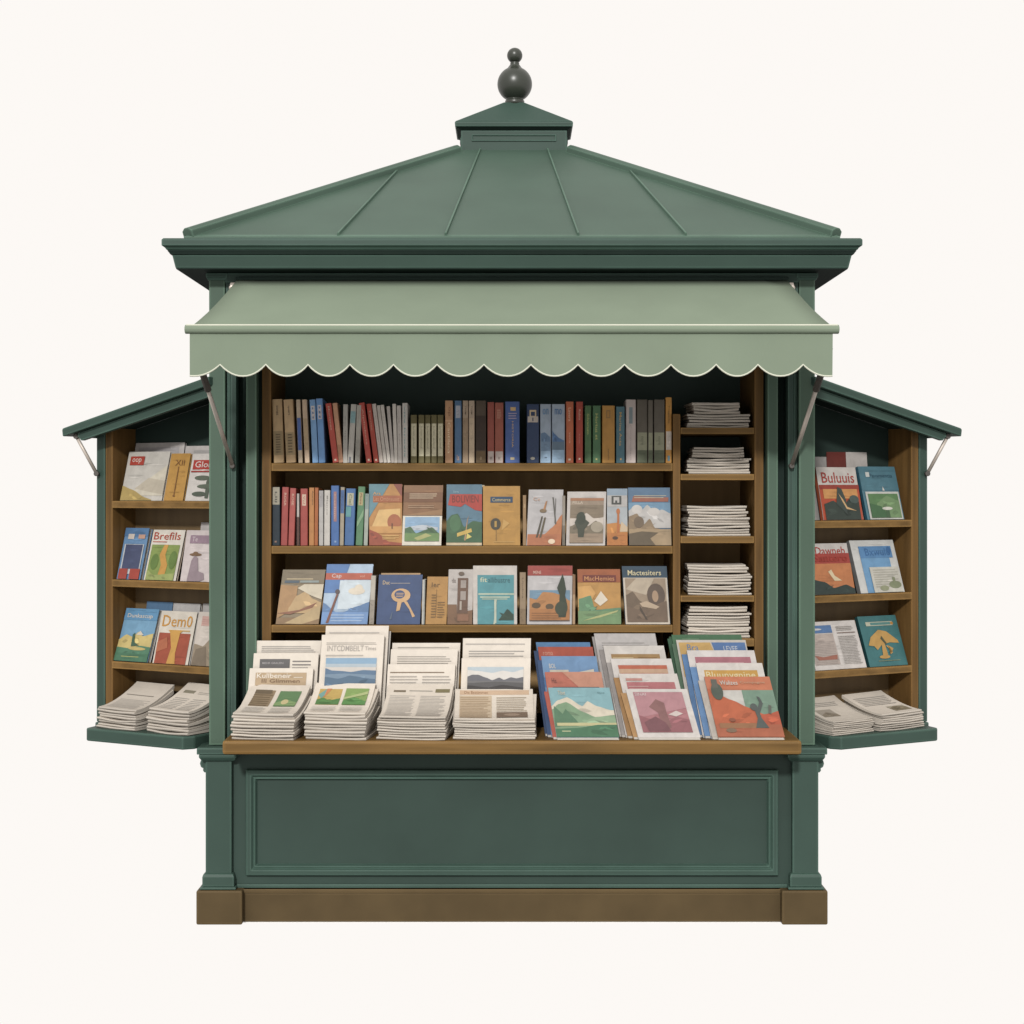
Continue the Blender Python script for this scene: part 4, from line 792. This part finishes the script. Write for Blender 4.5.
# ================================================================== THE COUNTER: MAGAZINES
GM = 'magazines standing in rows on the counter'
def mag(tl, tr, yt, sh, d, art, lab, th=.010, edge=None, lean=31):
    return front_item('magazine', CTR, d, ZC, (tl+sh, tr+sh+2.5, tl, tr, yt), lean, th, art, lab, 'magazine', KOUT, GM, edge=edge, foot=True)
m1 = [
 (548.4, 609, 688, 8.5, [('bg', '8fc0c8'), ('H', 'e8dcc4', .2, .0, .62, .12, .74, .28, .8, .5, .62, .6, .72, .74, .62, .95, .54, 1, .54), ('H', '88ab84', .1, 0, .55, .12, .66, .25, .7, .5, .5, .68, .4, 1, .44), ('P', '5f8a68', 0, .2, .04, .62, .16, .46, .22, .56, .36, .34, .4, .26), ('H', '9ab890', .2, .38, .28, .7, .4, 1, .42), ('R', 'd4cc94', .04, .22, 1, .28), ('H', '4f8460', 0, 0, .16, .4, .18, .7, .24, 1, .24), ('T', 'd8ccb0', 'Tibet', .14, .84, .26, .92), ('T', '5c8a90', 'Alpine', .78, .86, .9, .9), ('R', 'c8d0a0', .1, .1, .24, .12)], 'magazine with green mountains under a pale blue sky, front of its row', .012, 'd8d4cc'),
 (545, 601, 672.4, 9, [('bg', 'cc7560'), ('P', 'd8987c', .3, 1, .6, .72, 1, .68, 1, 1), ('T', '7a4a48', 'His', .1, .82, .18, .9), ('R', '5a4448', .1, .66, .92, .76), ('T', 'c08070', 'GRANDUMBOUR', .12, .675, .9, .75)], 'salmon red magazine directly behind the green mountain one'),
 (541.4, 596, 656.5, 10, [('bg', '7ba4d0'), ('P', '4f84be', 0, .6, 0, .72, .4, .76, .4, .6), ('T', 'e4dcd0', 'BOL', .12, .84, .24, .9), ('R', 'd8ccb8', .12, .79, .46, .82), ('H', 'e0d8c8', .76, .5, .77, .7, .8, .92, .83)], 'light blue magazine in the middle of its row'),
 (538, 592.4, 647.2, 11, [('bg', 'bf5a44'), ('T', 'd89a84', 'roma', .08, .9, .26, .94)], 'red orange magazine fourth from the front in the blue and red row'),
 (536, 589.6, 642.6, 12, [('bg', '5d8fc0')], 'blue magazine rearmost in the blue and red row')]
for i, r_ in enumerate(m1): mag(r_[0], r_[1], r_[2], r_[3], .002+.028*i, r_[4], r_[5], *(r_[6:8] if len(r_) > 6 else (.011, ['', 'b4503e', 'b4c4d8', '3c5a88', '4a6a90'][i])))
m2 = [
 (626, 686.6, 689.4, 12.5, [('bg', 'e6ded8'), ('R', 'bf7f84', .1, .1, .9, .93), ('P', 'c89096', .1, .4, .1, .93, .9, .93, .9, .6), ('H', 'a86a70', .1, .1, .45, .3, .36, .5, .3, .7, .42, .9, .36), ('P', '9a6c6a', .45, .12, .42, .5, .3, .62, .44, .78, .56, .7, .56, .5, .58, .2), ('P', 'e0cfc8', .58, .46, .72, .54, .82, .48, .7, .42), ('P', '8a5a60', .16, .3, .36, .42, .5, .3, .56, .12, .2, .12), ('T', 'e8d0d0', 'SINAI', .12, .85, .3, .91)], 'white magazine with a dusky pink leaf picture, front of its row', .012, 'dcd4cc'),
 (618.8, 676.6, 674, 14, [('bg', 'e6ddd6'), ('R', 'c4777a', .1, .4, .92, .86), ('R', 'd09488', .1, .88, .38, .92), ('L', 'dca8a4', 2, .12, .74, .5, .82)], 'white magazine with a rose red panel, second in the pink leaf row'),
 (610.7, 671, 659, 15, [('bg', 'e8e0da'), ('R', 'cf6f50', .1, .86, .9, .91), ('R', 'd8b090', .1, .8, .9, .86), ('L', 'cc8060', 4, .12, .72, .92, .82)], 'white magazine with orange rules, third in the pink leaf row'),
 (603.4, 663.6, 646, 16, [('bg', 'e6ded6'), ('R', 'b48e58', .1, .78, .9, .9), ('L', 'dcc494', 2, .12, .82, .5, .88), ('L', '9a7440', 3, .54, .8, .88, .88)], 'white magazine with an ochre title panel, fourth in the pink leaf row'),
 (594, 655, 633.8, 17, [('bg', 'cfc9c6'), ('L', 'a8a29e', 5, .1, .8, .92, .92)], 'pale grey magazine with title rules, fifth in the pink leaf row'),
 (592, 652, 637, 17, [('bg', 'b9b3ae')], 'pale grey magazine rearmost in the pink leaf row')]
for i, r_ in enumerate(m2): mag(r_[0], r_[1], r_[2], r_[3], .002+.027*i, r_[4], r_[5], *(r_[6:8] if len(r_) > 6 else (.011, ['', 'c8985c', 'c0b8b4', 'b0a8a4', 'a8a2a0', '989490'][i])))
m3 = [
 (704.4, 769, 677, 14, [('bg', 'd98058'), ('R', 'd8d4cc', .1, .3, .56, .77), ('R', '80a08a', .52, .3, 1, .77), ('H', 'cf6a40', .1, 0, .8, .14, .7, .34, .6, .56, .48, .8, .36, 1, .38), ('H', 'c85e3c', .1, .72, .36, .86, .38, 1, .42), ('R', 'bf6a48', 0, .0, 1, .2), ('R', 'a8744c', .06, .14, .76, .22), ('E', '5a6458', .14, .74, .09, .14), ('R', '6a6a60', .08, .8, .17, .94), ('T', 'd8d8d0', 'Walizes', .21, .85, .48, .92), ('T', 'c8a080', 'Compagne', .52, .86, .9, .91), ('P', '5c6460', .6, .14, .66, .3, .64, .44, .7, .44, .72, .3, .8, .14), ('P', '5c6460', .66, .4, .74, .56, .72, .66, .76, .64, .79, .54, .71, .38), ('E', '5c6460', .64, .48, .055, .06), ('P', '6a6c62', .84, .38, .87, .52, .91, .5, .88, .36), ('E', '8a7058', .22, .1, .08, .035), ('E', '9c5a40', .27, .27, .05, .03)], 'magazine with an orange desert and a bare dark tree, front of its row', .012, 'd0c8bc'),
 (696, 761.8, 663.4, 15, [('bg', 'e8e0d8'), ('R', 'd8a440', .1, .74, .9, .9), ('T', 'f2e0b0', 'Bluunvgnine', .12, .76, .86, .88)], 'white magazine with a yellow title panel, behind the orange desert one'),
 (686.8, 754, 650.7, 16, [('bg', 'e8e0dc'), ('R', 'bf7884', .1, .74, .92, .92), ('L', 'dca8ac', 2, .13, .8, .88, .88)], 'white magazine with a mauve title panel, third in the orange desert row'),
 (676, 745.4, 640.3, 17, [('bg', 'd8cfc4'), ('P', 'd8ae60', .03, .6, .03, .97, .48, .97, .6, .6), ('P', '5c82b8', .5, .97, .98, .97, .98, .6, .6, .6), ('T', '6a8ab4', 'Bra', .14, .88, .3, .95), ('T', 'd0d4dc', 'LEVEE', .66, .88, .86, .93)], 'magazine with a yellow and blue split cover'),
 (671.5, 741, 635, 18, [('bg', '4f7c58'), ('L', '7ca07a', 1, .14, .95, .44, .97)], 'green magazine standing behind the yellow and blue split cover'),
 (669, 737, 637, 19, [('bg', '426a4c')], 'darker green magazine rearmost in the orange desert row')]
for i, r_ in enumerate(m3): mag(r_[0], r_[1], r_[2], r_[3], .002+.027*i, r_[4], r_[5], *(r_[6:8] if len(r_) > 6 else (.011, ['', '6f9cd0', '5c88bc', '3f6a50', '4c7a58', '3c6248'][i])))

for rows, k0, step, what in ((m1, (('c8604c', 0, 4), ('3c5a88', 2, 4), ('35507a', 3, 4)), .028, 'blue and red'),
                             (m2, (('c8985c', 0, 5), ('b98a50', 1, 5), ('b4aca8', 2, 4), ('a8a09c', 3, 4)), .027, 'pink leaf'),
                             (m3, (('cfc5ba', 0, 6), ('6f9cd0', 1, 6), ('5f8cc0', 2, 5), ('5a7c60', 3, 4), ('3f6a4c', 4, 4)), .027, 'orange desert')):
    for col, i, dx in k0:
        r_ = rows[i]; nm_ = {'c8604c': 'salmon', '3c5a88': 'dark blue', '35507a': 'navy', 'c8985c': 'ochre', 'b98a50': 'tan', 'b4aca8': 'pale grey', 'a8a09c': 'mid grey', 'cfc5ba': 'cream', '6f9cd0': 'light blue', '5f8cc0': 'mid blue', '5a7c60': 'grey green', '3f6a4c': 'dark green'}[col]
        mag(r_[0]-dx, r_[1]-dx-3, r_[2]+4, r_[3], .002+step*i+.0135, [('bg', col)], '%s magazine of which only the left edge shows in the %s row' % (nm_, what), .010)
# ================================================================== SIDE WINGS
GW = 'magazines on the side wing shelves'
def wmag(fr, sx, i, d, q, art, lab, th=.012, lean=17, edge=None):
    front_item('magazine', fr, d, WZ[(sx, i)], q, lean, th, art, lab, 'magazine', KW, GW, edge=edge)
wl = [
 (0, .0, (119.6, 161.9, 129.7, 170, 452), [('bg', 'd8d2c8'), ('P', 'e2d8c2', .3, .2, .55, .4, 1, .72, 1, .1, .4, .1), ('P', 'd0c4ae', .3, .24, .6, .46, 1, .4, 1, .12), ('H', 'c0a458', 0, 0, .3, .25, .22, .6, .06, .75, .02), ('R', 'c04432', .08, .72, .42, .9), ('T', 'ecdcd0', 'oop', .13, .75, .35, .86)], 'white magazine with a pale dune and a red title box on the left wing'),
 (0, .004, (163.5, 182.6, 171.5, 191, 453.8), [('bg', 'cf9a3c'), ('T', '8a5c2c', 'XII', .3, .74, .78, .86), ('R', '8a5c2c', .48, .12, .53, .72), ('E', '8a5c2c', .5, .1, .06, .02)], 'narrow ochre magazine on the top shelf of the left wing'),
 (0, .004, (184.8, 224, 193, 232, 453.8), [('bg', 'e2dbd4'), ('R', 'c23c30', .06, .66, 1, .86), ('T', 'f0e0d8', 'Globes', .12, .7, .76, .83), ('R', 'b03830', .04, .6, 1, .63), ('E', '66705e', .36, .48, .2, .05), ('P', '5c6656', .5, .05, .48, .4, .56, .56, .6, .56, .58, .05), ('E', '66705e', .5, .3, .24, .045), ('E', '5c6656', .34, .14, .18, .05)], 'white magazine with a red title and a grey green tree on the left wing'),
 (0, .045, (129, 178, 135.5, 185, 443), [('bg', 'dcd4d0'), ('R', 'c8c2c2', .08, .7, .9, .92)], 'plain white magazine behind the pale dune one'),
 (0, .05, (180, 222, 186, 228, 446), [('bg', 'd8d0cc'), ('R', 'c0bcb8', .2, .72, .9, .92)], 'plain white magazine behind the red title one'),
 (1, .0, (116.8, 139.6, 126, 150, 528.4), [('bg', '6f9cc8'), ('R', '5a88b8', 0, .84, 1, 1), ('R', 'e0d4c8', .18, .78, .44, .88), ('R', 'd8a890', .62, .79, .9, .87), ('R', 'd0d4d8', .1, .1, .92, .68), ('R', '4f587a', .16, .2, .88, .67), ('R', 'b84a3a', .08, .0, .44, .2), ('R', 'b84a3a', .54, .0, .96, .2)], 'blue magazine with a dark blue square on the left wing', .022),
 (1, .0, (144, 175, 153.4, 186, 530.2), [('bg', 'ece4d6'), ('T', 'c4482e', 'Brefils', .06, .8, .9, .95), ('R', 'c4482e', .06, .75, .5, .765), ('R', '8ea44e', .06, .0, .93, .7), ('P', 'dca23e', .4, .0, .46, .3, .36, .5, .46, .7, .58, .7, .54, .5, .66, .3, .62, .0), ('E', '6c8a3c', .24, .36, .12, .16), ('E', '6c8a3c', .8, .4, .12, .18), ('H', 'a8b464', .0, .06, .2, .3, .1, .93, .14)], 'white magazine with a red title and a green picture on the left wing', .014, 17, 'c8b4a0'),
 (1, .002, (180, 214, 187, 221, 530.8), [('bg', 'e4d6d4'), ('R', 'a88c9c', .14, .74, .9, .9), ('T', 'e0d0d4', 'Te', .2, .78, .36, .87), ('E', '8a6a4c', .36, .52, .18, .03), ('E', '8a6a4c', .36, .54, .08, .04), ('P', 'a8949c', .2, .0, .26, .4, .34, .5, .44, .46, .5, .2, .66, .16, .7, .04, .56, .0)], 'pale pink magazine with a seated figure in a brown hat', .014, 17, 'a85c40'),
 (1, .045, (196, 226, 201, 231, 523), [('bg', 'd4ccca')], 'grey white magazine behind the pale pink one'),
 (2, .0, (114.7, 147, 126.4, 160, 609), [('bg', '7fb4d8'), ('R', '68a4d0', 0, .78, 1, 1), ('T', 'f0e4d4', 'Dunkascup', .1, .8, .86, .9), ('H', 'e0c878', .2, 0, .4, .2, .5, .4, .46, .55, .56, .7, .48, 1, .54), ('P', 'e8dcc8', .5, .5, .6, .58, .72, .5), ('H', '5a9070', 0, 0, .26, .4, .24, .7, .3, 1, .28), ('E', 'd8c070', .62, .24, .26, .03), ('P', '4a6c54', .42, .28, .4, .5, .46, .54, .5, .36, .66, .3), ('R', '4f8464', 0, 0, 1, .15), ('L', 'c8c870', 1, .2, .08, .8, .11)], 'blue and green desert magazine on the lowest shelf of the left wing', .02, 17, 'd8d4d0'),
 (2, .0, (152.4, 187.4, 162, 197.6, 611.7), [('bg', 'ece2d2'), ('T', 'dc9c30', 'Dem0', .08, .7, .92, .92), ('R', 'b4563a', .05, .0, .93, .58), ('P', 'e0a844', .36, .58, .3, .64, .72, .64, .64, .58, .6, .2, .64, 0, .4, 0, .46, .3), ('P', 'c4704a', .05, .4, .3, .5, .36, .3, .05, .2), ('R', 'e4b864', .68, .62, .9, .64)], 'white magazine with yellow capitals and a rust red picture', .014, 17, 'e0dad2'),
 (2, .002, (190.6, 222, 199, 231, 612.8), [('bg', 'e2d6ca'), ('R', 'dcb0a4', .14, .74, .4, .92), ('L', 'c89a90', 3, .16, .77, .38, .88), ('H', 'a8967e', 0, .02, .4, .3, .36, .5, .5, .7, .6, 1, .5), ('P', '8c7c68', .02, .0, .1, .3, .4, .36, .5, .0)], 'beige magazine with brown hills on the left wing', .014, 17, 'a85a3a'),
 (2, .045, (140, 166, 147, 173, 602.3), [('bg', '5f88b0')], 'blue magazine behind the blue and green desert one'),
 (2, .046, (167, 194, 173.5, 200.5, 604), [('bg', 'd0ccca')], 'grey white magazine behind the yellow capitals one'),
 (2, .05, (198, 222, 203, 227, 604.5), [('bg', 'c4c0be')], 'grey magazine behind the beige brown hills one')]
for (i, d, q, art, lab, *rest) in wl: wmag(LW, -1, i, d+.012, q, art, lab, *rest)
wr_ = [
 (0, .0, (823.5, 863.6, 816, 855, 467.6), [('bg', 'd8d0c8'), ('T', 'b83c2c', 'Buluuis', .1, .7, .92, .9), ('R', 'c8522e', .0, .0, 1, .66), ('R', 'a8402e', .0, .58, 1, .66), ('R', 'dc9a50', .08, .4, .94, .58), ('H', '3c4840', .0, .06, .3, .3, .36, .5, .22, .72, .4, .94, .34), ('P', '44504a', .36, .3, .44, .62, .54, .58, .62, .36, .6, .1), ('P', 'e0b478', .44, .5, .54, .38, .62, .24, .86, .16, .6, .2, .52, .34), ('E', '50605a', .82, .38, .12, .08)], 'white topped magazine with an orange dusk picture on the right wing', .018, 17, 'c0603c'),
 (0, .002, (867.4, 905, 858, 893.6, 467), [('bg', '5a8a9a'), ('R', '528494', 0, .55, 1, 1), ('T', '2f5468', 'Pavamentia', .26, .79, .88, .86), ('R', 'd8dcd8', .16, .8, .26, .89), ('P', 'dcd8d0', .54, .54, .56, .62, .6, .54), ('R', 'd4d4cc', .06, .0, .96, .52), ('R', '5f8a54', .11, .03, .92, .48), ('H', '7a9c68', .03, .3, .3, .6, .44, .92, .34), ('P', '49744a', .11, .03, .11, .3, .4, .24, .6, .03), ('E', 'e4e0d4', .56, .2, .14, .03), ('R', '4a6c48', .5, .03, .6, .17)], 'blue magazine with a green framed picture on the right wing', .016, 17, '2f6a80'),
 (0, .048, (812, 831, 810, 829, 457), [('bg', 'b8b4b0')], 'grey white magazine at the pillar, rear row of the right wing'),
 (0, .045, (829, 848.5, 826.6, 845.6, 452.2), [('bg', '7c3830'), ('R', 'b09070', .42, .62, .62, .74)], 'dark red magazine in the rear row of the right wing'),
 (0, .045, (849.5, 871, 846, 866.4, 452.4), [('bg', 'd0c8c2'), ('R', 'a8a4a0', .7, .66, .76, .74)], 'white magazine right of the dark red one on the right wing'),
 (1, .0, (813, 856, 806, 846, 543.8), [('bg', 'dad2cc'), ('T', 'c03c2c', 'Dawneb', .2, .78, .92, .93), ('R', 'b44438', 0, .6, 1, .8), ('R', 'd2824a', 0, .0, 1, .6), ('T', 'b43a2c', 'Santero', .14, .64, .94, .78), ('P', 'e8d2a8', .42, .44, .5, .48, .56, .36, .72, .26, .54, .26), ('H', '36443f', .0, 0, .3, .3, .24, .5, .12, .8, .18, 1, .1)], 'magazine with an orange sky over dark hills on the right wing', .014, 17, 'b8b0a8'),
 (1, .0, (861.2, 905, 849.4, 892.6, 540.5), [('bg', 'dcdcd8'), ('R', '72a8d4', .16, .0, .82, .88), ('R', '5c94c8', .16, .66, .9, .88), ('T', '3f74ac', 'Bxwulo', .28, .7, .86, .84), ('E', '3f74ac', .83, .8, .05, .07), ('R', 'd6d2c4', .3, .0, .96, .48), ('L', 'bcb8aa', 8, .36, .1, .92, .46), ('E', '8c9470', .8, .14, .14, .07), ('E', 'a0a480', .54, .08, .1, .05), ('R', '8c9470', .76, .12, .82, .28)], 'white and sky blue magazine on the middle shelf of the right wing', .024, 17, '8c8c8a'),
 (2, .0, (816, 867.4, 804, 854.4, 621.5), [('bg', 'e4dcd6'), ('R', '5c84b8', .02, .76, .5, .92), ('E', 'e0dcd8', .2, .84, .1, .02), ('R', 'c8b8ae', .02, .1, .5, .74), ('L', 'b8aaa2', 14, .04, .12, .5, .6), ('P', 'b0705c', .04, .3, .2, .26, .48, .3, .46, .2, .1, .2), ('L', 'b4aca4', 3, .58, .8, .92, .9), ('R', '8c7468', .58, .74, .94, .755), ('L', 'beb6ae', 18, .58, .1, .94, .7)], 'white newsletter with two columns of text on the right wing', .008),
 (2, .0, (870, 908.4, 857.4, 895, 616), [('bg', '3f7f82'), ('R', 'c8c8b0', .16, .8, .86, .88), ('R', '5c9490', .28, .815, .82, .865), ('E', 'c89038', .84, .84, .04, .03), ('P', 'cfa04c', .1, .42, .2, .58, .44, .72, .64, .68, .88, .5, .9, .44, .66, .46, .44, .42, .3, .32, .24, .4), ('P', 'cfa04c', .4, .18, .44, .44, .52, .44, .54, .22), ('P', 'cfa04c', .54, .4, .68, .26, .6, .22, .72, .34, .6, .4), ('P', '5a5c40', .44, .54, .54, .42, .58, .44, .48, .6), ('E', 'cfa04c', .44, .18, .14, .035), ('L', 'a8a060', 1, .25, .1, .86, .12)], 'teal magazine with a golden tree on the right wing', .018, 17, '24565a')]
for (i, d, q, art, lab, *rest) in wr_: wmag(RW, 1, i, d+.012, q, art, lab, *rest)
# newspapers on the ledges
LZ = .739
LA = [('L', 'b8b0a6', 10, .1, .1, .92, .5), ('L', '9a9084', 1, .1, .62, .9, .68)]
LB = [('R', '9a927c', .12, .72, .4, .8), ('L', 'b0a89c', 2, .5, .72, .9, .8), ('L', 'bcb4aa', 8, .1, .1, .5, .6), ('L', 'bcb4aa', 8, .55, .1, .9, .6)]
RA = [('R', 'b8ac9c', .1, .3, .5, .6), ('H', 'a0927e', .3, .1, .4, .3, .5, .5, .4), ('L', 'bcb4aa', 3, .1, .7, .9, .85)]
RB = [('R', 'b4aa94', .5, .14, .92, .4), ('H', '94866c', .14, .5, .3, .7, .4, .92, .3), ('L', 'bcb4aa', 6, .1, .5, .9, .85)]
for (fr, xa, xb, yf, rise, yaw, art, where, sd) in (
    (LW, 95, 137, 708, .085, -6, LA, 'the left pile on the left ledge', 300), (LW, 145, 190, 709.5, .085, -6, LB, 'the pile beside the pillar on the left ledge', 310),
    (RW, 832, 876.6, 719.5, .07, 6, RA, 'the pile beside the pillar on the right ledge', 320), (RW, 880, 928, 712, .06, 8, RB, 'the right pile on the right ledge', 330)):
    dd = -.135
    ta, tb = fr.t(xa, dd), fr.t(xb, dd)
    pile(fr, (ta+tb)/2, dd, LZ, tb-ta, .215, 8, fr.z((xa+xb)/2, yf, dd)-LZ, rise, R(yaw), art, where, KN*.9, sd)

# ================================================================== GROUND, SKY, LIGHT, CAMERA
g = MB(); g.box(-1.18, 1.18, -.008, 2.41, -.004, -.0005)     # the patch of pale ground the kiosk stands on
gm = mat('pale_ground', (.80, .775, .74), .9, .03, 3)
ground = g.build('ground', gm); ground['kind'] = 'structure'
# invented surround: even off-white round the horizon, soft from above, darkened below to deepen undersides
w = bpy.data.worlds.new('World'); sc.world = w; w.use_nodes = True
N = w.node_tree.nodes; L = w.node_tree.links; bg = N['Background']
tc = N.new('ShaderNodeTexCoord'); sp = N.new('ShaderNodeSeparateXYZ'); L.new(tc.outputs['Generated'], sp.inputs[0])
mr = N.new('ShaderNodeMapRange'); mr.inputs[1].default_value = -1; mr.inputs[2].default_value = 1; L.new(sp.outputs['Z'], mr.inputs[0])
cr = N.new('ShaderNodeValToRGB'); e = cr.color_ramp.elements
OFF = (.980, .946, .912)
e[0].position = .24; e[0].color = (.10, .095, .09, 1); e[1].position = .325; e[1].color = (*OFF, 1)
for p_, k_ in ((.70, 1.0), (.85, 1.15)):
    q_ = e.new(p_); q_.color = (OFF[0]*k_, OFF[1]*k_, OFF[2]*k_, 1)
L.new(mr.outputs[0], cr.inputs[0]); L.new(cr.outputs[0], bg.inputs[0]); bg.inputs[1].default_value = 1.0
sd = bpy.data.lights.new('sun', 'SUN'); sd.energy = 2.8; sd.angle = R(4); sd.color = (1, .985, .955)
so = bpy.data.objects.new('sun', sd); COL.objects.link(so)
EL, AZ = R(27), R(-8)                          # sun in front of the kiosk, a little to the left
dirv = Vector((math.sin(AZ)*math.cos(EL), -math.cos(AZ)*math.cos(EL), math.sin(EL)))
so.rotation_euler = dirv.to_track_quat('Z', 'Y').to_euler()
cd = bpy.data.cameras.new('camera'); cam = bpy.data.objects.new('camera', cd); COL.objects.link(cam)
cam.location = (0, -D, EYE); cam.rotation_euler = (R(90), 0, 0)
cd.sensor_width = 36; cd.sensor_fit = 'HORIZONTAL'; cd.lens = 36*FPX/1024; cd.shift_y = (HY-512)/1024; cd.clip_end = 2000
sc.camera = cam
sc.view_settings.view_transform = 'Standard'; sc.view_settings.look = 'None'; sc.view_settings.gamma = 1; sc.view_settings.exposure = 0
sc.view_settings.use_curve_mapping = False
sc.render.engine = 'CYCLES'; sc.cycles.max_bounces = 8; sc.cycles.diffuse_bounces = 4
sc.cycles.use_denoising = True
